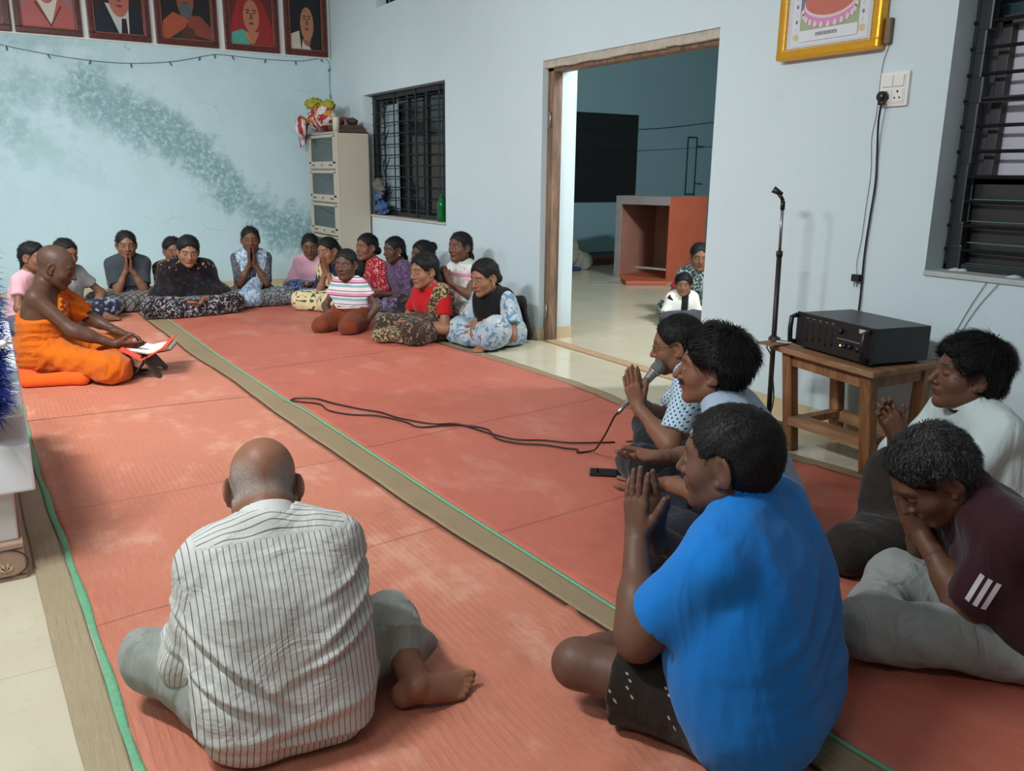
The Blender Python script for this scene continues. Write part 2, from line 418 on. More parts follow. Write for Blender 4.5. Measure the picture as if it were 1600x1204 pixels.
def foot(T, n, up=(0, 0, 1), toes=True, curl=0.0):
    S = T['SE']*1.04; an = T['an'+n]; d = T['fd'+n]; u = nrm(np.asarray(up, float)-d*(np.asarray(up, float)@d)); sd = np.cross(d, u)*(1 if n == 'R' else -1)   # sd -> little-toe side
    L = S*.95; he = an-u*.028*L-d*.035*L; P = [ball(he, .030*L, .02), cone(an, an-u*.02*L+d*.03*L, .034*L, .032*L, .02), cone(he, he+d*.06*L, .028*L, .026*L, .02)]
    for i, (o, ln, r) in enumerate(((-.026, .155, .017), (-.010, .158, .014), (.004, .152, .0135), (.017, .145, .013), (.028, .136, .013))):
        m = an-u*.036*L+d*(ln-.035)*L+sd*o*L
        P.append(cone(an-u*.015*L+d*.03*L+sd*o*.5*L, m, .026*L, r*L, .012))
        if toes:
            tl = (.040, .034, .030, .026, .022)[i]; tr = (.0135, .0092, .0088, .0085, .009)[i]
            e = m+d*tl*.55*L+sd*o*.12*L+u*.002; P.append(cone(m, e, tr*L*.95, tr*L, .003)); P.append(cone(e, e+(d*.5-u*curl)*tl*L, tr*L, tr*.95*L, .003))
    return P
def hand(T, n):
    A = T['hd'+n]; S = T['SE']*A.get('s', 1.0)*1.02; w = T['wr'+n]; d = nrm(A['d']); m = nrm(np.asarray(A['n'], float)-d*(np.asarray(A['n'], float)@d))
    s = np.cross(d, m)*(1 if n == 'R' else -1)
    curl = A.get('curl', (10, 12, 14, 18)); sp = A.get('spread', .06); P = []
    bx = (.027, .009, -.009, -.026); ln = (.088, .092, .088, .080); fl = (.070, .078, .073, .058); fr = (.0088, .009, .0086, .0078)
    P.append(cone(w-d*.03*S, w+d*.012*S, .0255*S, .0245*S, .015, fl=(m, 1.2)))
    for i in range(4):
        kx = w+d*ln[i]*S+s*bx[i]*S
        P.append(cone(w+d*.012*S+s*bx[i]*.55*S, kx, .0165*S, .0112*S, .010, fl=(m, 1.08)))
        dirn = nrm(d+s*(1.5-i)*sp); p = kx; c = curl[i] if isinstance(curl, (tuple, list)) else curl
        for j, (q, r0, r1) in enumerate(((.46, 1.0, .95), (.30, .95, .88), (.24, .88, .78))):
            ang = math.radians(c*(j*1.0+.5)); dd = dirn*math.cos(ang)+m*math.sin(ang)
            e = p+dd*fl[i]*q*S; P.append(cone(p, e, fr[i]*r0*S, fr[i]*r1*S, .0025)); p = e
    th = A.get('thumb', (.85, .45, .15)); t0 = w+d*.018*S+s*.018*S+m*.006*S; t1 = w+d*.052*S+s*(.036+.012*th[1])*S+m*(.010+.02*th[2])*S
    td = nrm(d*th[0]+s*th[1]+m*th[2]); P.append(cone(t0, t1, .017*S, .0125*S, .010)); t2 = t1+td*.033*S; P.append(cone(t1, t2, .0112*S, .0102*S, .004))
    td2 = nrm(td+d*.25); P.append(cone(t2, t2+td2*.025*S, .0102*S, .0082*S, .003))
    return P
def headp(T, ears=True, smile=0, fat=1.0, nose=1.0):
    H, R, h = T['H'], T['Rh'], T['HS']
    def L(x, y, z): return H+R@(V3(x, y, z)*h)
    P = [ell(L(0, -.012, .030), (.074*h, .093*h, .080*h), R, .02), ell(L(0, .028, -.022), (.064*h*fat, .062*h, .084*h), R, .03)]
    P.append(ell(L(0, .02, -.07), (.050*h*fat, .055*h, .040*h), R, .03))
    for s in (1, -1): P.append(cone(L(s*.052*fat, .0, -.058), L(s*.012, .066, -.098), .020*h, .016*h, .025))
    P += [ball(L(0, .073, -.097), .0165*h, .015), ell(L(0, .070, .022), (.050*h, .020*h, .015*h), R, .015)]
    for s in (1, -1):
        P += [ball(L(s*.037*fat, .050, -.030), .028*h, .02), dict(ball(L(s*.031, .099, .000), .017*h, .014), op='sub')]
        P += [ell(L(s*.031, .074, .0015), (.0155*h, .0125*h, .0125*h), R, .004)]
    P += [cone(L(0, .084, .008), L(0, .106*nose+.0, -.030), .0085*h, .0115*h, .010), ball(L(.012, .094, -.035), .0085*h, .006), ball(L(-.012, .094, -.035), .0085*h, .006)]
    P += [ell(L(0, .080, -.058), (.024*h, .016*h, .014*h), R, .012), cone(L(-.019, .085, -.058), L(0, .0945, -.056), .0045*h, .0062*h, .004), cone(L(.019, .085, -.058), L(0, .0945, -.056), .0045*h, .0062*h, .004),
          cone(L(-.016, .084, -.068), L(.016, .084, -.068), .007*h, .007*h, .004), ball(L(0, .088, -.068), .0075*h, .004)]
    if ears:
        for s in (1, -1):
            Re = R@rotm((0, 0, 1), s*28)@rotm((1, 0, 0), -12)
            P += [ell(L(s*.0800, -.007, -.008), (.0070*h, .021*h, .035*h), Re, .006), dict(ell(L(s*.086, -.002, -.004), (.007*h, .011*h, .020*h), Re, .004), op='sub'), ball(L(s*.076, .004, -.036), .009*h, .006)]
    P.append(cone(T['N']-T['nd']*.05*T['S'], H+R@(V3(0, -.022, -.055)*h), .062*T['S']*.9, .054*h, .03))
    return P
def facecol(T, skin, eyes='closed', brow=1.0, beard=0.0, scalp=None, lips=(1.0, .62, .60), hairc=(.012, .010, .010), must=0, bindi=False):
    H, R, h = T['H'], T['Rh'], T['HS']; skin = np.array(skin)
    def fn(v):
        q = ((v-H)@R)/h; x, y, z = q[:, 0], q[:, 1], q[:, 2]; ax = abs(x); c = np.tile(skin, (len(v), 1))
        near = (np.linalg.norm(q, axis=1) < .16)
        def mixc(m, col):
            m = np.clip(m, 0, 1)[:, None]; c[:] = c*(1-m)+np.array(col)*m
        fr = near & (y > .045)
        mixc((fr & (z < -.05) & (z > -.08))*(1-ss(((x/.026)**2+((z+.063)/.0125)**2), .7, 1.1)), skin*np.array(lips))
        arc = .0265-((ax-.030)/.03)**2*.006; mixc(fr*(1-ss(abs(z-arc), .0028, .0062))*ss(ax, .009, .015)*(1-ss(ax, .046, .054))*.85*brow, hairc)
        e = ((ax-.031)/.0150)**2+((z-.0005)/.0050)**2
        if eyes == 'open':
            mixc(fr*(1-ss(e, .75, 1.05)), (.30, .27, .25)); mixc(fr*(1-ss(((ax-.031)**2+(z-.001)**2)**.5, .0052, .0068))*(e < 1), (.01, .008, .006))
            mixc(fr*ss(e, .8, 1.0)*(1-ss(e, 1.05, 1.5))*(z > 0)*.7, (.01, .008, .008))
        else: mixc(fr*(ax > .016)*(ax < .047)*(1-ss(abs(z+.006-((ax-.031)/.0155)**2*.003), .0008, .0026))*.85, (.01, .008, .008))
        if bindi: mixc(fr*(1-ss((x**2+(z-.030)**2)**.5, .004, .006)), (.25, .01, .01))
        if beard: mixc(near*(y > -.01)*(z < -.035)*ss(-z, .035, .06)*beard*.5, (.03, .028, .028))
        if must: mixc((near & (y > .06) & (z > -.056) & (z < -.040) & (ax < .032))*.9*must, hairc)
        if scalp == 'grey':   # close-cropped grey sides, bald crown
            nz = np.random.default_rng(3).normal(size=len(v))*.30+waves(v, 60, 5)*.15
            band = near*(ax < .073)*ss(-y, -.055, -.03)*ss(z, -.062, -.035)*(1-ss(z+.35*(y+.03)-1.1*ax, -.075, -.020))
            mixc(band*np.clip(.60+nz*.6, 0, 1), (.38, .355, .33))
        if scalp == 'shaved':
            mixc(near*ss(z-.6*(y-.05), .025, .045)*.25, (.05, .04, .035))
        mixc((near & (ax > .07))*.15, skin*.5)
        return c
    return fn
def hairp(T, style, vol=0.0):
    """returns prims, keep function in head coordinates"""
    H, R, h = T['H'], T['Rh'], T['HS']
    def L(x, y, z): return H+R@(V3(x, y, z)*h)
    v = .007+vol
    P = [ell(L(0, -.012-vol*.3, .030+vol*.3), ((.074+v)*h, (.093+v)*h, (.080+v)*h), R, .015)]
    if style in ('bun', 'braid', 'pony', 'long', 'loose'): P += [ell(L(0, -.045, -.01), ((.066+v)*h, .062*h, .075*h), R, .02)]
    else: P += [ell(L(0, -.03, -.005), ((.071+v*.9)*h, (.070+v)*h, .075*h), R, .02)]
    return P, L
def strands(v, q, T, rng, count, length, width, flow, lift, dens=None):
    """short tapered locks lying along the combed direction"""
    f = q[rng.integers(0, len(q), count)]; p = v[f].mean(1); n = np.cross(v[f[:, 1]]-v[f[:, 0]], v[f[:, 2]]-v[f[:, 0]]); n /= np.maximum(np.linalg.norm(n, axis=1), 1e-9)[:, None]
    fl = flow(p); fl = fl-n*(fl*n).sum(1)[:, None]; fl /= np.maximum(np.linalg.norm(fl, axis=1), 1e-6)[:, None]
    fl = fl+rng.normal(size=fl.shape)*(.28 if lift > .1 else .08); fl = fl-n*(fl*n).sum(1)[:, None]; fl /= np.maximum(np.linalg.norm(fl, axis=1), 1e-6)[:, None]
    sd = np.cross(fl, n); L = (length*rng.uniform(.6, 1.25, count))[:, None]; w = width*rng.uniform(.7, 1.3, count)[:, None]; li = (lift*rng.uniform(.3, 1.4, count))[:, None]
    a = p-n*.0015; b = p+fl*L*.5+n*(L*li*.8+.0008); c = p+fl*L+n*(L*li)
    V = np.stack([a-sd*w, a+sd*w, b+sd*w*.8, b-sd*w*.8, c+sd*w*.12, c-sd*w*.12], 1).reshape(-1, 3); i = np.arange(count)[:, None]*6
    return V, np.concatenate([i+np.array([[0, 1, 2, 3]]), i+np.array([[3, 2, 4, 5]])])
def make_hair(T, style, vox, m, parent, vol=0.0, tuft=0, tl=.02, lift=.25, comb=(0, .5, -.6), tw=.0011, seed=1, rough=.002, front=.064, tail=None, freq=90, side=-.026, fringe=0, nape=-.075):
    P, L = hairp(T, style, vol); H, R, h = T['H'], T['Rh'], T['HS']
    def keep(Pt, f):
        q = ((Pt-H)@R)/h; x, y, z = q[:, 0], q[:, 1], q[:, 2]
        nz = waves(Pt, freq, seed, (1, 1, 1)); ny = waves(q, 60, seed+7)*.004
        g1 = (front+.010+(y-.085)*1.0-z-7*np.minimum(abs(x), .07)**2)*.70-ny                          # above a plane sloping back from the forehead
        g1 = np.maximum(g1, (side+.0-z)) if style not in ('long', 'loose') else g1
        ee = ((abs(x)-.08)**2+(y+.0)**2)**.5
        g2 = np.maximum(y+.022-.0*z+ny, nape-z)
        g = np.minimum(g1, g2)
        if style not in ('loose', 'long'): g = np.maximum(g, np.where(abs(x) > .05, .030-np.sqrt((y-.002)**2+((z+.008)*.85)**2), -1))
        f = f-nz*rough
        f = f+(.0055+vol*.5)*h*ss(np.minimum(g1, g2)*1.0, -.022, .0)*ss(y, -.05, .0)
        if style in ('bun', 'braid', 'pony', 'long', 'loose'): f = f+.0035*np.exp(-(x/.0035)**2)*(z > .03)*(y > -.06)
        return np.maximum(f, g*h)
    parts = [surf(P, vox, keep)]
    if tail:
        tp = []
        for (a, ra), (b, rb) in zip(tail[:-1], tail[1:]): tp.append(cone(L(*a), L(*b), ra*h, rb*h, .012))
        parts.append(surf(tp, vox, lambda Pt, f: f-waves(Pt, 110, seed, (1, 1, .5))*rough*.8))
    if tuft:
        rng = np.random.default_rng(seed); cr = H+R@(V3(0, -.05, .09)*h); cd = R@V3(comb)
        back = style != 'short'
        fl = (lambda p: (H+R@(V3(0, -.12, -.02)*h))-p) if back else (lambda p: (p-cr)/np.maximum(np.linalg.norm(p-cr, axis=1), .02)[:, None]+cd*ss(((p-H)@R)[:, 1], -.02, .05)[:, None])
        sv, sq = strands(*parts[0], T, rng, tuft, tl*h, tw, fl, lift)
        o = tomesh('hair', parts, m, parent); me = o.data
        # append the locks unsmoothed
        nv, nq = len(me.vertices), len(me.polygons); co = np.empty(nv*3, np.float32); me.vertices.foreach_get('co', co); li_ = np.empty(nq*4, np.int32); me.loops.foreach_get('vertex_index', li_)
        o2 = tomesh('hair_tmp', [(co.reshape(-1, 3).astype(float), li_.reshape(-1, 4)), (sv, sq)], m, parent, smooth=0); o.data = o2.data; o2.data.name = 'hair'; bpy.data.objects.remove(o2); bpy.data.meshes.remove(me); return o
    return tomesh('hair', parts, m, parent)
BUN = [((0, -.085, .0), .02), ((0, -.125, -.005), .036), ((0, -.135, -.02), .034)]
LOWBUN = [((0, -.075, -.03), .02), ((0, -.115, -.045), .034), ((0, -.12, -.05), .032)]
BRAID = [((0, -.085, -.02), .024)]+[((.004*(-1)**i, -.108-.006*i, -.06-.032*i), (.021 if i % 2 else .017)-.0008*i) for i in range(8)]
PONY = [((0, -.08, .02), .018), ((0, -.12, .015), .026), ((0, -.145, -.05), .026), ((0, -.14, -.13), .022), ((0, -.13, -.20), .012)]
FALL = [((0, -.06, -.02), .04), ((0, -.095, -.09), .045), ((0, -.10, -.17), .042), ((0, -.10, -.25), .022)]
PRAY = lambda y=.25, z=.47, up=.94, x=.020, f=.34, px=.6: {n: dict(w=(s*x, y, z), d=(0, f, up), n=(-s, 0, 0), pole=(s*px, -.25, -1), curl=(2, 2, 3, 4), spread=.02, thumb=(.75, .35, -.05)) for n, s in (('R', 1), ('L', -1))}
LAP = lambda y=.30, z=.19: {'R': dict(w=(.09, y, z), d=(-.75, .6, -.15), n=(.1, -.2, 1), pole=(1, -.5, -.6), curl=(22, 26, 28, 32)), 'L': dict(w=(-.09, y+.01, z+.02), d=(.75, .6, -.25), n=(-.1, -.35, .95), pole=(-1, -.5, -.6), curl=(22, 26, 28, 32))}
def skinmat(name='skin'):
    n = NT(name, 0.5, 0.28); co = n.co(); c = n.attr('Col'); f = n.noise(co, 30, 4)
    c2 = n.mix(0.08, c, n.mix(f, (0.02, 0.01, 0.008), (0.6, 0.38, 0.28))); n.col(c2)
    n.bump(n.noise(co, 260, 3), 0.0012, 0.5); n.rough(n.step(f, 0.2, 1.0)); n.b.inputs['Roughness'].default_value = .5
    r = n.math('ADD', n.math('MULTIPLY', f, 0.2), 0.38); n.rough(r); return n.mat
SKIN = skinmat()
def hairmat(name, c, c2=None):
    n = NT(name, 0.6, 0.22); co = n.co(); s = n.noise(n.map(co, (1, 1, .22)), 240, 2)
    n.col(n.mix(n.step(s, .45, .75), c, c2 or tuple(q*2.2 for q in c))); n.bump(s, 0.0012, .6); return n.mat
HAIR = hairmat('black_hair', (.008, .007, .007)); HAIRG = hairmat('greying_hair', (.012, .011, .011), (.10, .095, .09))
def body(T, parent, vox=.008, hv=.0035, dv=.0032, skin=(.17, .075, .042), face=None, feet='RL', toes=True, ears=True, hands='RL', fat=1.0, nose=1.0, up={}, hide=(), arms='RL', bare_torso=True):
    """one body mesh: trunk, limbs, head, hands, feet share the same surface function"""
    prims = torso(T)
    for n in 'RL':
        if n in arms: prims += arm(T, n)
        prims += leg(T, n)
    prims.append(cone(T['N']-T['nd']*.05*T['S'], T['H']+T['Rh']@(V3(0, -.022, -.055)*T['HS']), .056*T['S'], .050*T['HS'], .03))
    floorc = lambda P, f: np.maximum(f, T.get('zf', 0)+.004-P[:, 2])
    parts = [surf(prims, vox, floorc)]
    parts.append(surf(headp(T, ears=ears, fat=fat, nose=nose), hv))
    for n in hands: parts.append(surf(hand(T, n)+[cone(T['el'+n]+(T['wr'+n]-T['el'+n])*.7, T['wr'+n], .0302*T['SE']*T.get('armf', 1), .0255*T['SE']*T.get('armf', 1), .01)], dv))
    for n in feet:
        q = T['kn'+n]+(T['an'+n]-T['kn'+n])*.75; parts.append(surf(foot(T, n, up.get(n, (0, 0, 1)), toes)+[cone(q, T['an'+n], .038*T['SE'], .034*T['SE'], .01)], dv*1.1, floorc))
    kw = dict(face or {}); return tomesh('body', parts, SKIN, parent, 1, facecol(T, skin, **kw))
def neckcut(T, r=.062, dz=.0, v=0.0):
    S = T['HS']*.98; a = T['N']+T['nd']*.0; P = [dict(cone(a+T['up']*(.020+dz)*S, a+T['nd']*.16*S, r*S*.92, r*S*1.35, .008), op='sub')]
    if v: P.append(dict(cone(a+T['F']*.10*S-T['up']*v*S, a+T['F']*.07*S+T['up']*.05*S, .008, .05*S, .01), op='sub'))
    return P
def garment(T, name, prims, vox, m, parent, amp=.004, freq=22, seed=1, stretch=(1, 1, .4), cut=None, zmin=.006, extra=None, ridged=True, attrs=None, clip=None):
    def post(P, f):
        f = f-waves(P, freq, seed, stretch, ridged)*amp
        if extra is not None: f = extra(P, f)
        f = np.maximum(f, zmin-P[:, 2])
        if cut is not None: f = np.maximum(f, cut(P))
        return f
    return tomesh(name, [surf(prims, vox, post)], m, parent, 1, attrs=attrs)
def top(T, name, m, parent, vox, sleeve=.62, g=.013, ge=.012, ag=.012, neck=.062, v=0.0, hem=.05, amp=.0035, seed=1, extra=None, freq=24, arms='RL', cut=None, dz=0.0, attrs=None, k=.035, stretch=(1, 1, .45), zmin=.006):
    P = torso(T, g)
    for n in arms: P += arm(T, n, ag, 0, sleeve, k, ge, cap=True)
    P += neckcut(T, neck, dz, v)
    S = T['S']
    def c2(Pt):
        r = hem*S-Pt[:, 2]
        return np.maximum(r, cut(Pt)) if cut is not None else r
    return garment(T, name, P, vox, m, parent, amp, freq, seed, stretch, c2, zmin, extra, attrs=attrs)
def collar(T, m, parent, vox=.003, r=.064, h=.046, gap=True, back=.012, name='collar'):
    S = T['HS']*.97; a = T['N']+T['up']*.010*S; nd = nrm(T['nd']*.6+T['up']*.5)
    P = [cone(a-nd*.004, a+nd*h*S, (r+.012)*S, (r+.002)*S, .002, cap=True, capa=True), dict(cone(a-nd*.06, a+nd*(h+.08)*S, (r+.004)*S, (r-.009)*S, .002), op='sub')]
    if gap: P.append(dict(cone(a+T['F']*.09*S-nd*.03, a+T['F']*.085*S+nd*.06*S, .004, .045*S, .002), op='sub'))
    return tomesh(name, [surf(P, vox)], m, parent)
def bottoms(T, name, m, parent, vox, g=.016, t1=1.85, ge=.012, k=.05, amp=.005, seed=2, zmax=None, freq=20, fill=False, tR=None, tL=None, extra=None, zmin=.006):
    S = T['SE']; P = [cone(T['hipR'], T['hipL'], .102*S*T['w']+g, .102*S*T['w']+g, .05)]
    for n, t in (('R', tR or t1), ('L', tL or t1)): P += leg(T, n, g, t, k, ge, cap=True)
    if fill:   # cloth spanning between the legs
        c = (T['knR']+T['knL']+T['anR']+T['anL'])/4; P += [cone(T['hipR']*.5+T['hipL']*.5, c, .08*S, .07*S, .1), cone((T['knR']+T['anL'])/2, (T['knL']+T['anR'])/2, .055*S, .055*S, .09)]
    return garment(T, name, P, vox, m, parent, amp, freq, seed, (1, 1, 1), (lambda Pt: Pt[:, 2]-zmax*S) if zmax else None, zmin, extra=extra)
def sash(T, name, m, parent, vox, n, c, w, g=.03, seed=4, amp=.006, arms='', k=.04, zlo=.15, wob=.012, stretch=(1, 1, .3), freq=26, extra=None, dz=0):
    """a cloth band: the slab |n.p-c|<w of the inflated trunk"""
    P = torso(T, g); S = T['S']
    for a in arms: P += arm(T, a, g-.004, 0, .75, k, .01, cap=True)
    P += neckcut(T, .060, dz); nn = nrm(n)
    cut = lambda Pt: np.maximum(abs(Pt@nn-c*S)-w*S-waves(Pt, 30, seed)*wob, zlo*S-Pt[:, 2])
    return garment(T, name, P, vox, m, parent, amp, freq, seed, stretch, cut, extra=extra)
# ---------------------------------------------------------------- setting
XA, YB, CEIL, WT = 3.47, 9.58, 3.35, 0.30
PB = srgb(200, 214, 218)
def wallmat(name, c=PB, stain=False, dirt=True):
    n = NT(name, 0.75, 0.3); co = n.co(); s = n.sep(co)
    f = n.noise(co, 1.3, 5, .6); g = n.noise(co, 14, 4, .6)
    base = n.mix(f, tuple(q*.93 for q in c), tuple(min(1, q*1.05) for q in c))
    base = n.mix(n.math('MULTIPLY', n.step(g, .62, .75), .22), base, tuple(q*.78 for q in c))
    if dirt: base = n.mix(n.math('MULTIPLY', n.math('SUBTRACT', 1, n.step(n.math('ADD', s[2], n.math('MULTIPLY', f, .25)), .15, .5)), .28), base, (.36, .35, .30))
    if stain:
        pts = [(1.0, 1.92, .17), (1.25, 1.80, .15), (1.5, 1.68, .17), (1.75, 1.55, .15), (1.95, 1.40, .15), (2.12, 1.18, .13), (2.3, .98, .12), (2.6, .80, .13), (2.85, .62, .16), (3.1, .5, .18), (.45, 1.95, .13), (.30, 1.6, .10)]
        m = None; warp = n.noise(n.map(co, loc=(3, 1, 7)), 5, 6, .65, col=True); w = n.sep(warp)
        xx = n.math('ADD', s[0], n.math('MULTIPLY', n.math('SUBTRACT', w[0], .5), .55)); zz = n.math('ADD', s[2], n.math('MULTIPLY', n.math('SUBTRACT', w[1], .5), .55))
        for i, (x, z, r) in enumerate(pts):
            dx = n.math('SUBTRACT', xx, x); dz = n.math('SUBTRACT', zz, z)
            d = n.math('SQRT', n.math('ADD', n.math('MULTIPLY', dx, dx), n.math('MULTIPLY', dz, dz)))
            k = n.math('SUBTRACT', 1, n.step(d, r*.7, r*2.3))
            if i >= 10: k = n.math('MULTIPLY', k, .45)
            m = k if m is None else n.math('MAXIMUM', m, k)
        fine = n.noise(co, 22, 6, .7); m = n.math('MULTIPLY', m, n.step(fine, .30, .56))
        base = n.mix(n.math('MULTIPLY', m, .80), base, srgb(104, 142, 144))
        bl = n.noise(n.map(co, (1, 1, 1.1)), 2.2, 6, .7); hi = n.step(s[2], .55, 1.9); lf = n.math('SUBTRACT', 1, n.step(s[0], .2, 1.9))
        base = n.mix(n.math('MULTIPLY', n.math('MULTIPLY', n.step(bl, .42, .62), hi), n.math('ADD', n.math('MULTIPLY', lf, .55), .12)), base, srgb(140, 172, 172))
        fl = n.step(n.noise(co, 18, 5, .75), .58, .72)
        base = n.mix(n.math('MULTIPLY', fl, n.math('ADD', .12, n.math('MULTIPLY', lf, .4))), base, srgb(206, 222, 224))
        crk = n.math('SUBTRACT', 1, n.step(n.voro(co, 3.1, 'DISTANCE_TO_EDGE'), .0, .012))
        base = n.mix(n.math('MULTIPLY', n.math('MULTIPLY', crk, n.step(n.noise(co, 2, 2), .55, .65)), .35), base, srgb(110, 130, 132))
    n.col(base); n.bump(n.math('ADD', g, n.math('MULTIPLY', n.noise(co, 90, 4), .3)), .002, .5); return n.mat
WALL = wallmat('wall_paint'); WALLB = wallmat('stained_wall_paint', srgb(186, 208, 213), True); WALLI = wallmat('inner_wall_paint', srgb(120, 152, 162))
def floormat():
    n = NT('vitrified_tile', 0.10, 0.5); co = n.co(); s = n.sep(co)
    f = n.noise(co, 2.5, 5); g = n.noise(co, 30, 4)
    c = n.mix(f, srgb(196, 184, 158), srgb(212, 202, 178)); c = n.mix(n.math('MULTIPLY', n.step(g, .55, .7), .15), c, srgb(170, 155, 128))
    def joint(v, off): 
        m = n.math('ABSOLUTE', n.math('SUBTRACT', n.math('FRACT', n.math('DIVIDE', n.math('ADD', v, off), .605)), .5)); return n.step(m, .4970, .4990)
    j = n.math('MAXIMUM', joint(s[0], .355), joint(s[1], .2)); c = n.mix(n.math('MULTIPLY', j, .55), c, srgb(120, 108, 88))
    n.col(c); n.rough(n.math('ADD', .07, n.math('MULTIPLY', n.noise(co, 6, 4), .16))); return n.mat
FLOOR = floormat()
m = MB(); m.box((-3.0, -2.2, -.12), (12.0, 11.2, 0)); tag(m.build('floor', FLOOR), kind='structure')
m = MB(); m.box((-3.0, -2.2, CEIL), (12.0, 11.2, CEIL+.12)); tag(m.build('ceiling', flat('ceiling_paint', srgb(214, 220, 220), .8)), kind='structure')
def wall_openings(name, x0, x1, y0, y1, ops, mat):
    """wall along y with rectangular openings (ya,yb,za,zb)"""
    m = MB(); ys = sorted({y0, y1, *[o[0] for o in ops], *[o[1] for o in ops]})
    for a, b in zip(ys[:-1], ys[1:]):
        cuts = sorted([(o[2], o[3]) for o in ops if o[0] <= a+1e-6 and o[1] >= b-1e-6]); z = 0
        for za, zb in cuts:
            if za > z+1e-4: m.box((x0, a, z), (x1, b, za))
            z = zb
        if z < CEIL: m.box((x0, a, z), (x1, b, CEIL))
    return tag(m.build(name, mat), kind='structure')
DY0, DY1, DZ = 3.56, 5.28, 2.00
wall_openings('wall_right', XA, XA+WT, -2.2, YB, [(DY0, DY1, 0, DZ), (6.80, 8.66, .80, 2.0), (.75, 2.215, .835, 2.25), (7.69, 8.25, 2.78, 3.15)], WALL)
m = MB(); m.box((-3.0, YB, 0), (XA+WT, YB+.25, CEIL)); tag(m.build('wall_back', WALLB), kind='structure')
m = MB(); m.box((-1.35, -2.2, 0), (-1.1, YB, CEIL)); tag(m.build('wall_left', WALL), kind='structure')
m = MB(); m.box((-1.35, -2.2, 0), (XA+WT, -2.0, CEIL)); tag(m.build('wall_front', WALL), kind='structure')
# inner room
m = MB()
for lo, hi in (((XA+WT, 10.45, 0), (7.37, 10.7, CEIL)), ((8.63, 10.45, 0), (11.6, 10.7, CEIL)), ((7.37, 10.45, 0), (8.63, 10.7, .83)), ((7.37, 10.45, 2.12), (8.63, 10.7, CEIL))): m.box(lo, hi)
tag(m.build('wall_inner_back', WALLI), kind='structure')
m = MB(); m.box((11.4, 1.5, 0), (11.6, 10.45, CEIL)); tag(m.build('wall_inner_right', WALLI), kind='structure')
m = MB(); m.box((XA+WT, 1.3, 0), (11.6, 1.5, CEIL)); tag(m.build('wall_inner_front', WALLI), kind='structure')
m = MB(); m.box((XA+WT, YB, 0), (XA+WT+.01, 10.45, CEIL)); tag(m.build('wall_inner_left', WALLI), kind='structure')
NIGHT = flat('night_dark', (.006, .009, .010), .9)
m = MB(); m.box((7.37, 10.46, .83), (8.63, 10.48, 2.12)); wn = m.build('pane', NIGHT)
w3 = empty('window_3', (8.0, 10.5, 1.4)); tag(w3, kind='structure'); wn.parent = w3; wn.matrix_parent_inverse = Matrix.Translation((-8.0, -10.5, -1.4))
def pinv(o, p):
    o.parent = p; o.matrix_parent_inverse = p.matrix_basis.inverted(); return o
# skirting
SK = flat('skirting_tile', srgb(188, 168, 134), .25, .5, var=.08, ns=3)
m = MB(); m.box((XA-.012, DY1+.02, 0), (XA, YB, .09)); m.box((XA-.012, -2.0, 0), (XA, DY0-.01, .09)); m.box((XA, DY1-.012, 0), (XA+WT, DY1, .09)); tag(m.build('baseboard_right', SK), kind='structure')
m = MB(); m.box((-1.1, YB-.012, 0), (XA-.012, YB, .045)); tag(m.build('baseboard_back', SK), kind='structure')
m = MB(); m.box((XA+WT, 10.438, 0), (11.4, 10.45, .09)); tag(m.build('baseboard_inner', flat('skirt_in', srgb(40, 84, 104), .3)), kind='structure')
# threshold strip
m = MB(); m.bbox((XA+.02, DY0, -.002), (XA+.11, DY1-.06, .012), .005); tag(m.build('trim_1', flat('threshold', srgb(170, 140, 108), .7, bump=.002, bs=30, ns=20, var=.25)), kind='structure')
# wooden door frame
def woodmat(name, c1, c2, rough=.6, dirx=(1, 1, .12), sc=16, spec=.4):
    n = NT(name, rough, spec); co = n.co(); v = n.map(co, dirx); f = n.noise(v, sc, 5, .6, .6); g = n.noise(v, sc*4, 4, .6)
    c = n.mix(n.step(f, .3, .7), c1, c2); c = n.mix(n.math('MULTIPLY', n.step(g, .5, .72), .45), c, tuple(q*.45 for q in c1)); n.col(c)
    n.bump(n.math('ADD', f, g), .0015, .5); return n.mat
OLDW = woodmat('weathered_wood', srgb(92, 70, 56), srgb(138, 110, 88)); CHIP = flat('chipped_plaster', srgb(176, 168, 154), .9, bump=.004, bs=40, ns=18, var=.35)
d1 = empty('door_1', (XA+.08, DY1, 0)); tag(d1, kind='structure')
m = MB()
m.bbox((XA+.045, DY1-.075, .0), (XA+.10, DY1, DZ-.03), .006); m.bbox((XA+.10, DY1-.055, .0), (XA+.135, DY1, DZ-.03), .004)
m.bbox((XA+.045, DY0, .0), (XA+.135, DY0+.0, DZ), .002) if False else None
m.bbox((XA+.045, DY0+.002, DZ-.075), (XA+.135, DY1, DZ-.022), .006); pinv(m.build('door_frame', OLDW), d1)
m = MB(); rnd = random.Random(5); y = DY0
while y < DY1:
    h = .012+.010*rnd.random(); w = .05+.08*rnd.random(); m.bbox((XA+.012, y, DZ-.040-h*.6), (XA+.14, min(y+w, DY1), DZ+.001), .003); y += w
pinv(m.build('chipped_lintel', CHIP), d1)
m = MB()
for z0 in (.17, 1.55): m.bbox((XA+.038, DY1-.05, z0), (XA+.046, DY1-.015, z0+.11), .002); m.tube([(XA+.036, DY1-.052, z0), (XA+.036, DY1-.052, z0+.11)], .006, 8)
pinv(m.build('hinge', flat('steel', srgb(150, 146, 140), .4, .5, .8)), d1)
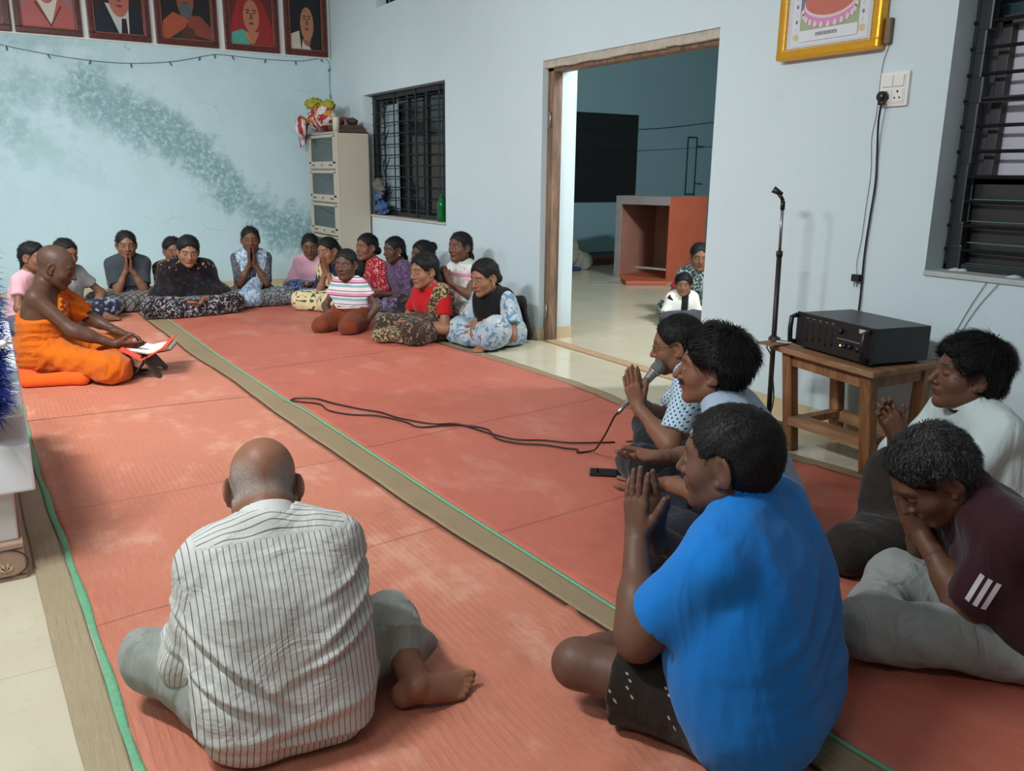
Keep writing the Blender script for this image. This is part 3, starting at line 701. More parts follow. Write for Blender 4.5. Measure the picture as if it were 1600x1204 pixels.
# ---- window 1 (far, right wall)
IRON = flat('black_iron', (.010, .012, .014), .45, .5, var=.3); DGLASS = NT('dark_glass', .12, .6); DGLASS.col((.018, .026, .030)); DGLASS = DGLASS.mat
GREYGL = flat('frosted_glass', srgb(150, 168, 174), .3, var=.15, ns=4)
def ragged(m, x0, x1, y, z0, z1, w, sgn, seed):
    r = random.Random(seed); z = z0
    while z < z1:
        h = r.uniform(.10, .16); q = w*r.uniform(.75, 1.15)
        m.bbox((x0, min(y, y+sgn*q), z), (x1, max(y, y+sgn*q), min(z+h, z1)), .008); z += h-.01
w1 = empty('window_1', (XA+.1, 7.7, .8)); tag(w1, kind='structure'); Y0, Y1, Z0, Z1, X = 6.80, 8.66, .80, 2.0, XA+.10
m = MB()
for a, b in ((Y0, Y0+.04), (Y1-.06, Y1)): m.bbox((X, a, Z0), (X+.05, b, Z1), .004)
for a, b in ((Z0, Z0+.04), (Z1-.05, Z1)): m.bbox((X, Y0, a), (X+.05, Y1, b), .004)
for y in (7.02, 7.38, 7.80): m.bbox((X+.01, y, Z0), (X+.05, y+.045, Z1), .004)
ragged(m, X-.012, X+.03, Y1-.05, Z0, Z1, .05, -1, 3); pinv(m.build('window_frame', IRON), w1)
m = MB()
for i in range(11):
    z = Z0+.075+i*(Z1-Z0-.15)/10; m.tube([(X-.005, Y0, z), (X-.005, Y1, z)], .0055, 6)
for y in (7.1, 7.6, 8.1): m.bbox((X-.008, y-.012, Z0), (X-.002, y+.012, Z1), .002)
pinv(m.build('grille', IRON), w1)
m = MB()
for k in range(4):       # curled ornament behind the far bay
    zc = Z0+.16+k*.28; m.tube([(X+.012, 8.36+.09*math.sin(t*.7)*math.cos(t*.25), zc+.13*math.cos(t*.55)) for t in range(12)], .006, 6)
pinv(m.build('curled_ironwork', IRON), w1)
m = MB(); m.box((X+.075, 8.20, Z0+.05), (X+.085, 8.50, Z1-.1)); pinv(m.build('frosted_pane', GREYGL), w1)
m = MB(); m.box((X+.055, 8.13, Z0), (X+.06, 8.16, Z1-.02)); pinv(m.build('pale_reflection', flat('reflection_grey', srgb(140, 150, 154), .5)), w1)  # pale strip stands in for a light stripe reflected in the window
m = MB(); m.box((X+.12, Y0, Z0), (X+.13, Y1, Z1)); pinv(m.build('pane', DGLASS), w1)
m = MB(); m.bbox((XA-.015, Y0-.01, Z0-.018), (X, Y1, Z0+.002), .004); pinv(m.build('window_sill', flat('sill', srgb(188, 182, 166), .6, bump=.003, bs=30, ns=14, var=.2)), w1)
# ---- ventilator
w4 = empty('window_4', (XA+.1, 7.97, 2.78)); tag(w4, kind='structure')
m = MB(); m.box((XA+.16, 7.69, 2.78), (XA+.17, 8.25, 3.15)); 
pinv(m.build('pane', NIGHT), w4)
m = MB()
for k in range(5): m.bbox((XA+.08, 7.78+k*.1, 2.78), (XA+.10, 7.80+k*.1, 3.15), .002)
pinv(m.build('grille', IRON), w4)
# ---- window 2 (near, right wall)
w2 = empty('window_2', (XA+.12, 1.5, .84)); tag(w2, kind='structure'); Y0, Y1, Z0, Z1, X = .75, 2.215, .835, 2.25, XA+.13
m = MB()
for a, b in ((Y0, Y0+.04), (Y1-.05, Y1)): m.bbox((X, a, Z0), (X+.05, b, Z1), .004)
m.bbox((X, Y0, Z0), (X+.05, Y1, Z0+.03), .004); m.bbox((X, Y0, Z1-.04), (X+.05, Y1, Z1), .004)
ragged(m, X-.015, X+.03, Y1-.02, Z0, Z1, .055, -1, 8); pinv(m.build('window_frame', IRON), w2)
m = MB()
for i in range(13):
    z = Z0+.09+i*.103; m.tube([(X-.004, Y0, z), (X-.004, Y1, z)], .0075, 8)
m.bbox((X-.006, Y0, 1.53), (X+.004, Y1, 1.556), .002); pinv(m.build('grille', IRON), w2)
LOUV = NT('louvre_board', .35, .5); LOUV.col(LOUV.mix(LOUV.noise(LOUV.co(), 9, 5), srgb(34, 32, 32), srgb(52, 48, 47))); LOUV = LOUV.mat
m = MB()
for k in range(4): m.bbox((X+.06, Y0, Z0+.03+k*.092), (X+.075, Y1-.05, Z0+.03+k*.092+.088), .003)
pinv(m.build('lower_shutter', LOUV), w2)
m = MB(); m.bbox((X+.06, Y0, 1.20), (X+.11, Y1-.05, 1.235), .003); m.bbox((X+.07, Y1-.12, 1.22), (X+.11, Y1-.075, 1.86), .004); m.bbox((X+.07, Y0, 1.84), (X+.11, Y1-.075, 1.88), .004)
pinv(m.build('transom', flat('dark_frame', srgb(62, 60, 62), .5)), w2)
m = MB(); m.box((X+.105, Y0, 1.2), (X+.115, 1.87, 1.86)); m.box((X+.118, 1.87, 1.2), (X+.126, Y1, 1.86), 1); pinv(m.build('curtain_panel', [flat('pale_panel', srgb(228, 224, 234), .8), flat('grey_panel', srgb(192, 188, 198), .8)]), w2)
m = MB(); m.box((X+.105, Y0, 1.86), (X+.115, Y1, Z1)); pinv(m.build('pane', flat('dusky_glass', srgb(48, 68, 72), .25)), w2)
m = MB(); m.bbox((XA-.012, Y0-.01, Z0-.02), (X, Y1, Z0+.002), .004); pinv(m.build('window_sill', flat('sill2', srgb(176, 180, 176), .7, bump=.004, bs=26, ns=14, var=.25)), w2)
m = MB(); r = random.Random(2)
for k in range(9): y = r.uniform(1.3, 2.15); m.lathe((X-.03+r.uniform(-.04, .02), y, Z0+.002), [(r.uniform(.02, .05), 0), (.015, .008), (.002, .011)], 9)
pinv(m.build('plaster_crumbs', flat('crumb', srgb(190, 196, 196), .95)), w2)

# ---------------------------------------------------------------- mats
def matmat(name, ca, cb, wear_sheen=.5, strips=(), creases=(), dirt=.28):
    n = NT(name, .48, .4); co = n.co(); s = n.sep(co)
    fib = n.noise(n.map(co, (60, 2.2, 1)), 6, 3, .6); rib = n.wave(n.map(co, (1, 1, 1)), 14, .25, 1, 'X'); cr = n.wave(co, 42, .3, 1, 'Y')
    f = n.noise(co, 1.1, 5, .6); c = n.mix(f, ca, cb)
    c = n.mix(n.math('MULTIPLY', n.step(fib, .35, .8), .32), c, tuple(min(1, q*1.5+.03) for q in cb))
    pt = n.noise(n.map(co, (1, .6, 1)), 3.2, 7, .72)
    c = n.mix(n.math('MULTIPLY', n.step(pt, .50, .68), wear_sheen), c, srgb(222, 170, 146))  # pale patches: worn fibres plus gloss sheen put into the colour
    dk = n.noise(n.map(co, loc=(9, 4, 2)), 2.0, 6, .7); c = n.mix(n.math('MULTIPLY', n.step(dk, .52, .72), .28), c, tuple(q*.62 for q in ca))
    grid = n.math('MULTIPLY', n.step(rib, .86, 1), n.step(n.noise(co, 1.6, 3), .45, .65)); c = n.mix(n.math('MULTIPLY', grid, .30), c, tuple(q*.5 for q in ca))
    sp = n.step(n.voro(n.map(co, (1, .35, 1)), 5, rnd=1), .0, .020); c = n.mix(n.math('MULTIPLY', n.math('SUBTRACT', 1, sp), .5), c, tuple(q*.35 for q in ca))
    wob_ = n.math('MULTIPLY', n.math('SUBTRACT', n.noise(co, 4, 3), .5), .03)
    for (yc, sl, w, k) in creases:      # dark cross lines: shade of the creases put into the colour
        dd = n.math('ABSOLUTE', n.math('ADD', n.math('SUBTRACT', n.math('SUBTRACT', s[1], yc), n.math('MULTIPLY', s[0], sl)), wob_)); c = n.mix(n.math('MULTIPLY', n.math('SUBTRACT', 1, n.step(dd, w*.4, w)), k), c, tuple(q*.35 for q in ca))
    for (x0, x1, col, e) in strips:
        wx = n.math('ADD', s[0], n.math('MULTIPLY', n.math('SUBTRACT', n.noise(n.map(co, (0, 1, 0)), 2.5, 3), .5), .03))
        k = n.math('MULTIPLY', n.step(wx, x0-e, x0+e), n.math('SUBTRACT', 1, n.step(wx, x1-e, x1+e)))
        cc = n.mix(n.math('MULTIPLY', n.step(fib, .35, .75), .5), tuple(q*.86 for q in col), tuple(min(1, q*1.15) for q in col)); c = n.mix(k, c, cc)
    n.col(c); h = n.math('ADD', n.math('ADD', n.math('MULTIPLY', rib, .5), n.math('MULTIPLY', cr, .6)), n.math('MULTIPLY', fib, .7))
    n.bump(h, .0008, .6); n.rough(n.math('ADD', .36, n.math('MULTIPLY', fib, .25))); return n.mat
OLIVE = srgb(150, 128, 98); GREEN = srgb(112, 170, 132)
def sheet(name, edgeL, edgeR, y0, y1, z, m, ripple=.0, nx=40, ny=220, seed=1, folds=(), thick=.004):
    """mat between two x(y) edges, with ripples and crease ridges"""
    r = np.random.default_rng(seed); ys = np.linspace(y0, y1, ny); vs = []; 
    for y in ys:
        a = edgeL(y); b = edgeR(y)
        for i in range(nx+1):
            x = a+(b-a)*i/nx; zz = z+ripple*(.5+.5*math.sin(x*5+y*3.1+2*math.sin(y*1.7)))*.5
            for (yc, sl, hgt, w) in folds:
                d = (y-yc-sl*(x-1.2))/w; zz += hgt*math.exp(-d*d)
            vs.append((x, y, zz))
    top = len(vs); vs += [(x, y, z-thick+.0005) for x, y, q in vs]; fs = []
    W_ = nx+1
    for j in range(ny-1):
        for i in range(nx):
            a = j*W_+i; fs.append((a, a+1, a+W_+1, a+W_))
    bd = [i for i in range(W_)]+[j*W_+nx for j in range(1, ny)]+[(ny-1)*W_+i for i in range(nx-1, -1, -1)]+[j*W_ for j in range(ny-2, 0, -1)]
    for k in range(len(bd)): a, b = bd[k], bd[(k+1) % len(bd)]; fs.append((a, top+a, top+b, b))
    m2 = MB(); m2.add(vs, fs, 0, True); return m2.build(name, m)
lin = lambda p: (lambda y: float(np.interp(y, [q[0] for q in p], [q[1] for q in p])))
wob = lambda y, s=0: .004*math.sin(y*4+s)+.0015*math.sin(y*13+s*2)
eL = lin([(0, .14), (1.76, .04), (2.66, .0), (3.6, -.02), (8.4, -.06)]); eSeam = lin([(0, 1.42), (1.63, 1.32), (2.45, 1.25), (3.69, 1.18), (5.14, 1.13), (5.95, 1.08), (7.24, 1.05), (8.4, 1.03)])
gl = lin([(0, .26), (1.71, .13), (2.67, .10), (3.78, .05), (4.33, .04), (8.4, .0)])
def leftmat():
    n = NT('orange_mat', .45, .4); return n
m1 = matmat('orange_woven_mat', srgb(180, 106, 82), srgb(202, 127, 102), .55, creases=((4.68, -.05, .009, .8), (3.30, .05, .008, .4), (5.9, .0, .008, .35), (2.35, .12, .008, .4)))
o = sheet('woven_floor_mat', lambda y: gl(y)+.012, lambda y: eSeam(y)+wob(y), -1.6, 8.25, .008, m1, .002, 44, 260, 2, folds=((4.66, -.05, .006, .010), (3.3, .0, .003, .02), (2.1, .25, .004, .03), (1.72, .5, .014, .022), (1.30, .55, .016, .04), (6.2, -.1, .003, .015)))
tag(o, 'worn orange woven plastic mat between the altar and the old man, dark crease across it', 'mat')
n_ = matmat('olive_border', srgb(150, 132, 104), srgb(170, 152, 122), .12)
o = sheet('border_mat', lambda y: eL(y)+wob(y, 3)*.6, lambda y: gl(y)-.006, -1.6, 8.25, .007, n_, 0, 12, 200, 3); tag(o, 'beige olive border strip of matting beside the white altar steps', 'mat')
gm = flat('green_selvedge', GREEN, .6, var=.25, ns=60, bump=.002, bs=120)
o = sheet('green_edging', lambda y: gl(y)-.004+.003*math.sin(y*9), lambda y: gl(y)+.016+.003*math.sin(y*13), -1.6, 8.25, .011, gm, 0, 3, 200, 3, thick=.003); tag(o, 'bright green selvedge stripe along the left border of the orange mat', 'edging')
er = lin([(0, 3.2), (2.05, 3.05), (2.41, 2.98), (3.51, 2.90), (4, 2.93), (4.5, 2.91), (5.48, 2.81), (8.4, 2.74)])
m2 = matmat('red_woven_mat', srgb(172, 87, 68), srgb(190, 105, 86), .22, creases=((5.10, .12, .009, .7), (3.28, .13, .009, .5), (6.3, .05, .009, .5), (2.2, .1, .009, .4), (4.2, .0, .006, .25)))
gr = lin([(0, 1.56), (1.71, 1.41), (2.67, 1.36), (4.18, 1.305), (4.49, 1.275), (5.64, 1.23), (7.16, 1.20), (8.4, 1.18)])
o = sheet('woven_floor_mat', lambda y: gr(y)+.008, lambda y: er(y)-.075+wob(y, 5), -1.6, 8.1, .012, m2, .002, 50, 260, 4, folds=((5.33, .03, .004, .012), (3.55, .10, .005, .018), (3.3, .06, .003, .012), (2.75, .15, .003, .02), (1.9, .2, .004, .03), (6.4, .1, .003, .012), (1.1, .25, .010, .05)))
tag(o, 'wide brick red woven mat in front of the seated men, microphone cable lying across it', 'mat')
n2 = matmat('olive_seam', srgb(132, 112, 84), srgb(150, 128, 98), .05)
o = sheet('border_mat', lambda y: eSeam(y)+.006+wob(y), lambda y: gr(y)-.002, -1.6, 8.1, .0135, n2, 0, 8, 220, 5, thick=.013); tag(o, 'olive brown strip between the two big mats running down the middle of the room', 'mat')
o = sheet('green_edging', lambda y: gr(y)-.004, lambda y: gr(y)+.009, -1.6, 8.1, .0155, gm, 0, 2, 200, 3, thick=.004); tag(o, 'thin green stripe where the middle olive strip meets the red mat', 'edging')
o = sheet('border_mat', lambda y: er(y)-.08, lambda y: er(y)+wob(y*1.3, 1)*2.2, -1.6, 8.1, .011, n2, .003, 8, 220, 6); tag(o, 'olive outer border of the red mat beside the bare tiles and the wooden table', 'mat')
m = MB(); m.tube([(eSeam(y)+wob(y)-.002, y, .013) for y in np.linspace(0, 8.0, 160)], .003, 5); tag(m.build('mat_hem', flat('hem_dark', srgb(58, 36, 26), .8)), 'dark stitched hem along the lifted edge of the orange mat', 'hem')
# ---------------------------------------------------------------- props
def R2(a): return Matrix.Rotation(a, 3, 'Z')
# altar
WHITE = flat('altar_white', srgb(222, 222, 226), .35, .5, var=.03, ns=3); PED = flat('pedestal_white', srgb(206, 200, 198), .5, var=.05)
al = empty('altar', (-.5, 3.3, 0), 0, 'white stepped altar block at the left edge with a brown patterned base', 'altar')
def ab(name, x1, y0, y1, z0, z1, mat, b=.006):
    m = MB(); m.bbox((-1.08, y0, z0), (x1, y1, z1), b); return pinv(m.build(name, mat), al)
MARB = NT('brown_print', .35, .5); MARB.col(MARB.mix(MARB.noise(MARB.co(), 12, 5, .6, 1.0), srgb(150, 116, 98), srgb(186, 152, 134))); MARB = MARB.mat
bs = ab('base', -.022, 2.80, 4.2, .0, .118, MARB, .003)
m = MB()
INK = flat('print_dark', srgb(58, 40, 34), .5); FL = flat('print_flame', srgb(206, 170, 140), .5)
cx, cz = -.075, .057
for r0, w in ((.052, .0035),):
    ring = [(cx+math.cos(a)*r0*1.15, 2.7985, cz+math.sin(a)*r0*.85) for a in [2*math.pi*k/40 for k in range(41)]]; m.tube(ring, w*.6, 5)
for zz in (.112, .006):
    for k in range(34): m.bbox((-.10+k*.0-.9+k*.0268, 2.7975, zz-.003), (-.10-.9+k*.0268+.018, 2.80, zz+.003), .001)
m.bbox((-1.05, 2.7978, .100), (-.024, 2.80, .103), .001); m.bbox((-1.05, 2.7978, .014), (-.024, 2.80, .017), .001)
pinv(m.build('printed_border', INK), al)
m = MB()
for a, L in ((-50, .030), (-20, .036), (12, .036), (45, .030)):
    ca = math.radians(90-a); d = Vector((math.cos(ca), 0, math.sin(ca))); p = Vector((cx, 2.7975, cz-.026)); q = Vector((-d.z, 0, d.x))
    m.add([p, p+d*L*.5+q*.007, p+d*L, p+d*L*.5-q*.007], [(0, 1, 2, 3)])
pinv(m.build('printed_flower', FL), al)
ab('pedestal', -.032, 2.83, 4.15, .118, .285, PED); ab('step', .030, 2.79, 4.30, .28, .425, WHITE, .008)
ab('neck_block', -.045, 2.86, 4.05, .42, .515, flat('shade_brown', srgb(150, 128, 116), .6)); ab('step', .026, 2.79, 4.0, .512, .615, WHITE, .008)  # brown of the neck block stands in for shade under the upper step
m = MB(); m.tube([(-.05, 2.90, .614), (-.04, 2.93, 1.04)], .006, 8); m.lathe((-.05, 2.90, .614), [(.035, 0), (.035, .008), (.01, .014)], 14); pinv(m.build('garland_rod', WHITE), al)
# tinsel over the top step
TIN = NT('blue_tinsel', .25, .8, .45); TIN.col(TIN.mix(TIN.noise(TIN.co(), 60, 2), (.010, .018, .12), (.045, .08, .42))); TIN = TIN.mat
m = MB(); r = random.Random(4)
ctr = catmull([(-.04, 2.95, 1.02), (-.045, 2.93, .93), (-.035, 2.90, .84), (-.04, 2.87, .76), (-.035, 2.84, .68), (-.045, 2.80, .63), (-.05, 2.78, .58), (-.06, 2.77, .53)], 10)
for i in range(2800):
    c = ctr[r.randrange(len(ctr))]+Vector((.012, -.012, 0)); d = Vector((r.gauss(0, 1), r.gauss(0, 1), r.gauss(0, .8))).normalized(); L = r.uniform(.03, .07)
    s = d.orthogonal().normalized()*.0011; b = d.cross(s)*.7; tip = c+d*L+Vector((0, 0, -.012*r.random())); mid = c+d*L*.55+b*.6+Vector((0, 0, .003))
    m.add([c-s, c+s, mid+s, mid-s, tip], [(0, 1, 2, 3), (3, 2, 4)])
m.tube(ctr, .004, 6)
tag(m.build('tinsel_garland', TIN), 'shiny blue tinsel garland hanging over the top step of the white altar', 'garland')
m = MB()
for k in range(9):
    a = k*.7; d = Vector((math.cos(a), math.sin(a)*.4, math.sin(a))); c = Vector((-.004, 2.79, .735)); m.add([c, c+d*.018+Vector((0, -.006, .004)), c+d*.03, c+d*.018+Vector((0, .004, -.006))], [(0, 1, 2, 3)])
m.lathe((-.004, 2.785, .735), [(.004, -.01), (.011, -.004), (.011, .004), (.004, .01)], 10)
tag(m.build('paper_flower', flat('white_flower', (.8, .8, .78), .7)), 'small white flower fixed on the blue tinsel', 'flower')

# portraits on the back wall
FR = woodmat('portrait_frame', srgb(58, 26, 22), srgb(96, 44, 36), .35, (1, 1, 1), 40); FRI = flat('portrait_fillet', srgb(126, 66, 54), .4)
m = MB(); m.box((.20, YB-.018, 2.44), (3.50-.04, YB-.001, 3.25)); tag(m.build('backing_board', flat('white_board', srgb(216, 214, 208), .7, var=.03)), 'white board behind the row of framed portraits', 'board')
def ellipse(cx, cz, rx, rz, n=20, a0=0, a1=2*math.pi): return [(cx+rx*math.cos(a0+(a1-a0)*k/n), cz+rz*math.sin(a0+(a1-a0)*k/n)) for k in range(n+(0 if a1-a0 > 6.2 else 1))]
def portrait(x0, x1, label, bg, shapes):
    z0, z1 = 2.455, 3.22; fr = .052
    e = empty('framed_portrait', ((x0+x1)/2, YB-.03, z0), 0, label, 'portrait', 'portraits in a row high on the back wall')
    m = MB(); y0, y1 = YB-.062, YB-.019
    m.bbox((x0, y0, z0), (x1, y1, z0+fr), .008); m.bbox((x0, y0, z1-fr), (x1, y1, z1), .008); m.bbox((x0, y0, z0+fr*.9), (x0+fr, y1, z1-fr*.9), .008); m.bbox((x1-fr, y0, z0+fr*.9), (x1, y1, z1-fr*.9), .008)
    f = pinv(m.build('frame', FR), e)
    m = MB(); a, b, c, d = x0+fr, x1-fr, z0+fr, z1-fr
    for q in (((a, c), (b, c+.012)), ((a, d-.012), (b, d)), ((a, c), (a+.012, d)), ((b-.012, c), (b, d))): m.bbox((q[0][0], y0+.008, q[0][1]), (q[1][0], y0+.022, q[1][1]), .002)
    pinv(m.build('fillet', FRI), e)
    mats = [flat('paint', tuple(q*.72 for q in bg), .3, .5, var=.12, ns=9)]; m = MB(); yb = YB-.038; m.box((a, yb, c), (b, yb+.01, d))
    cx = (a+b)/2; w = (b-a)/2
    for i, (col, pts) in enumerate(shapes):
        mats.append(flat('paint', tuple(q*.72 for q in col), .3, .5, var=.16, ns=14)); yy = yb-.0006*(i+1)
        P = [(min(max(cx+px*w, a), b), min(max(c+pz, c), d)) for px, pz in pts]; vs = [(px, yy, pz) for px, pz in P]
        m.add(vs, [tuple(range(len(vs)))[::-1]], i+1)
    pinv(m.build('painting', mats), e)
sk1, sk2, sk3 = srgb(190, 110, 96), srgb(150, 84, 62), srgb(70, 50, 44)
face = lambda cx, cz, s=1: ellipse(cx, cz, .36*s, .155*s, 24)
brow = lambda cx, cz: [(cx-.1, cz), (cx+.1, cz), (cx+.1, cz+.010), (cx-.1, cz+.010)]
def facebits(cx, cz, dk=srgb(30, 20, 18), lip=srgb(120, 50, 46)):
    return [(dk, brow(cx-.15, cz+.055)), (dk, brow(cx+.15, cz+.055)), (dk, ellipse(cx-.15, cz+.035, .06, .008, 10)), (dk, ellipse(cx+.15, cz+.035, .06, .008, 10)), (srgb(120, 70, 56), [(cx-.03, cz+.03), (cx+.03, cz+.03), (cx+.07, cz-.03), (cx-.07, cz-.03)]), (lip, ellipse(cx, cz-.07, .12, .011, 12))]
portrait(-.12, .395, 'leftmost framed portrait, only its lower right corner in the picture', srgb(84, 58, 52), [(srgb(120, 80, 70), [(-1, 0), (1, 0), (.8, .2), (0, .3), (-.8, .2)]), (sk1, face(0, .36))])
portrait(.425, .985, 'framed portrait of a person in a pink coat with a white V neck', srgb(168, 110, 116), [(srgb(190, 96, 92), [(-1, .0), (1, 0), (1, .13), (.6, .24), (.3, .30), (-.3, .30), (-.7, .22), (-1, .12)]), (srgb(226, 214, 200), [(-.38, .27), (.12, .03), (.42, .27)]), (srgb(110, 50, 52), [(-.45, .22), (.10, .015), (.14, .025), (-.38, .24)]), (srgb(110, 50, 52), [(.55, .2), (.10, .015), (.06, .025), (.5, .21)]), (sk1, ellipse(.02, .35, .34, .13, 24))]+facebits(.02, .38))
portrait(1.04, 1.60, 'framed portrait of a person in a dark navy suit and tie', srgb(42, 30, 34), [(srgb(24, 32, 44), [(-1, 0), (1, 0), (1, .14), (.55, .25), (.2, .3), (-.3, .3), (-.8, .2), (-1, .16)]), (srgb(206, 204, 200), [(-.5, .28), (.0, 0), (.38, 0), (.42, .26)]), (srgb(34, 24, 34), [(.12, .15), (.30, .15), (.33, .0), (.06, .0)]), (sk1, ellipse(.06, .32, .40, .16, 24))]+facebits(.06, .33))
portrait(1.65, 2.25, 'framed portrait of a bearded person in an orange shawl', srgb(28, 26, 28), [(srgb(40, 46, 44), [(-1, 0), (1, 0), (1, .1), (.5, .2), (-.6, .2), (-1, .1)]), (srgb(176, 84, 56), [(-1, .02), (-.75, .0), (-.05, .12), (.12, .20), (-.5, .26), (-.9, .17)]), (srgb(140, 66, 50), [(.05, .12), (.35, .05), (1, .02), (1, .13), (.55, .24), (.1, .24)]), (srgb(84, 48, 44), [(-.3, .0), (-.1, .12), (.25, .12), (.4, .0)]), (sk2, ellipse(0, .38, .33, .16, 24)), (srgb(88, 96, 98), ellipse(0, .29, .26, .08, 20))]+facebits(0, .42))
portrait(2.32, 2.885, 'framed portrait of a person in a red veil and turquoise dress', srgb(96, 40, 38), [(srgb(160, 36, 36), [(-1, 0), (1, 0), (1, .16), (.6, .42), (0, .52), (-.6, .44), (-.95, .2)]), (srgb(84, 168, 152), [(-.95, 0), (-.1, .0), (-.2, .14), (-.45, .16), (-.9, .12)]), (srgb(186, 116, 84), [(-.35, .14), (.35, .14), (.1, .02), (-.1, .02)]), (srgb(190, 150, 90), [(-.3, .12), (-.05, .03), (.0, .02), (-.22, .13)]), (srgb(190, 120, 90), ellipse(0, .29, .36, .16, 24))]+facebits(0, .29))
portrait(2.95, 3.42, 'framed portrait of a dark-haired person in a white collar, nearest the room corner', srgb(22, 18, 18), [(srgb(20, 16, 18), [(-1, 0), (1, 0), (1, .5), (.5, .58), (-.4, .58), (-.9, .4)]), (srgb(208, 196, 176), [(-.95, 0), (-.3, 0), (-.4, .2), (-.9, .16)]), (srgb(206, 200, 190), [(-.3, 0), (.35, 0), (.1, .07), (-.2, .12)]), (srgb(150, 100, 74), [(-.25, .12), (.3, .12), (.2, .04), (-.1, .06)]), (srgb(178, 122, 92), ellipse(.08, .27, .40, .17, 26))]+facebits(.08, .29))
# string of small lights below the portraits
SG = flat('grey_wire', srgb(88, 102, 104), .6)
gp = catmull([(.10, YB-.012, 2.37), (.45, YB-.015, 2.31), (.9, YB-.015, 2.26), (1.35, YB-.015, 2.25), (1.8, YB-.015, 2.30), (2.15, YB-.012, 2.385), (2.28, YB-.012, 2.40), (2.7, YB-.012, 2.39), (3.1, YB-.012, 2.40), (3.42, YB-.012, 2.435), (3.44, YB-.012, 2.2), (3.44, YB-.012, 1.7)], 10)
gl_ = empty('string_light', (.1, YB-.012, 2.37), 0, 'thin string of tiny unlit bulbs strung across the stained wall under the portraits', 'string lights')
m = MB(); m.tube(gp, .0028, 5); pinv(m.build('wire', SG), gl_)
for k, i in enumerate(range(7, 108, 8)):
    p = gp[i]; m = MB(); a = .5*math.sin(k*2.1); q = Vector((math.sin(a), -.15, -math.cos(a))); m.tube([p, p+q*.018, p+q*.034, p+q*.046], [.004, .0065, .0055, .001], 8); pinv(m.build('bulb', flat('bulb_dark', srgb(70, 84, 88), .3)), gl_)
m = MB(); m.tube([(1.36, YB-.003, 2.452), (1.36, YB-.004, 2.40), (1.385, YB-.004, 2.37), (1.40, YB-.004, 2.395)], .003, 6); tag(m.build('wall_hook', flat('hook', srgb(176, 170, 150), .5)), 'small bent hook under the portrait in the navy suit', 'hook')

# glass-door bookcase
CR = flat('cream_steel', srgb(186, 176, 158), .45, .4, var=.05, ns=4); bx0, bx1, by0, by1, bh = 3.10, 3.455, 8.50, 9.40, 1.63
bc = empty('bookcase', (3.28, 8.95, 0), 0, 'tall cream steel bookcase with glass doors in the far corner', 'bookcase')
m = MB(); t = .018
m.bbox((bx0+.012, by0, 0), (bx1, by0+t, bh), .003); m.bbox((bx0+.012, by1-t, 0), (bx1, by1, bh), .003); m.bbox((bx0+.012, by0, bh-t), (bx1, by1, bh), .003); m.bbox((bx1-.01, by0, 0), (bx1, by1, bh), .002)
tiers = [(1.26, 1.61), (.92, 1.25), (.58, .91), (.24, .57)]
for a, b in tiers: m.bbox((bx0+.02, by0+t, a-.01), (bx1-.01, by1-t, a+.005), .002)
m.bbox((bx0+.015, by0, 0), (bx0+.04, by1, .22), .002); pinv(m.build('carcass', CR), bc)
m = MB(); m.bbox((bx0+.004, by0-.001, 0), (bx0+.03, by0+.05, bh), .004); m.bbox((bx0+.004, by1-.04, 0), (bx0+.03, by1+.001, bh), .004); pinv(m.build('corner_post', CR), bc)
GL = NT('cupboard_glass', .08, .5); GL.col((.10, .13, .14)); GL.b.inputs['Alpha'].default_value = .45; GL = GL.mat
for a, b in tiers:
    y0, y1 = by0+.055, by1-.045; m = MB(); X0, X1 = bx0, bx0+.018
    m.bbox((X0, y0, b-.035), (X1, y1, b-.004), .003); m.bbox((X0, y0, a+.002), (X1, y1, a+.075), .003); m.bbox((X0, y0, a+.05), (X1, y0+.06, b-.02), .003); m.bbox((X0, y1-.05, a+.05), (X1, y1, b-.02), .003)
    d = pinv(m.build('door', CR), bc)
    m = MB(); m.box((X0+.008, y0+.05, a+.07), (X0+.011, y1-.045, b-.03)); pinv(m.build('glass_pane', GL), d)
    m = MB()
    hm = flat('steel_handle', srgb(110, 104, 96), .35, .5, .6)
    for yy in (y0+.13, y1-.13): m = MB(); m.bbox((X0-.006, yy-.05, a+.03), (X0+.002, yy+.05, a+.045), .003); pinv(m.build('handle', hm), d)
    m = MB(); m.lathe((X0-.002, (y0+y1)/2, a+.038), [(.012, -.004), (.012, .004)], 10, R=Matrix.Rotation(math.pi/2, 3, 'Y')); pinv(m.build('lock', hm), d)
def lump(name, prims, vox, mat, label, cat, amp=.01, freq=40, seed=1, loc=(0, 0, 0), group=None, zmin=None, ridged=True, parent=None):
    o = tomesh(name, [surf(prims, vox, lambda P, f: np.maximum(f-waves(P, freq, seed, (1, 1, 1), ridged)*amp, (zmin-P[:, 2]) if zmin is not None else -9))], mat, parent)
    if label: tag(o, label, cat, group)
    return o
PW = flat('papers', srgb(190, 186, 178), .8, var=.2, ns=14)
for k, (z, y) in enumerate(((1.272, 8.8), (.932, 8.9), (.592, 8.75))):
    lump('paper_bundle', [ell((3.26, y, z+.045), (.10, .16, .045)), ell((3.24, y+.25, z+.06), (.09, .13, .06))], .012, PW, ['bundle of papers behind the top glass door of the bookcase', 'heap of crumpled papers behind the second glass door of the bookcase', 'heap of papers behind the third glass door of the bookcase'][k], 'papers', .02, 30, k+2, zmin=z-.004)
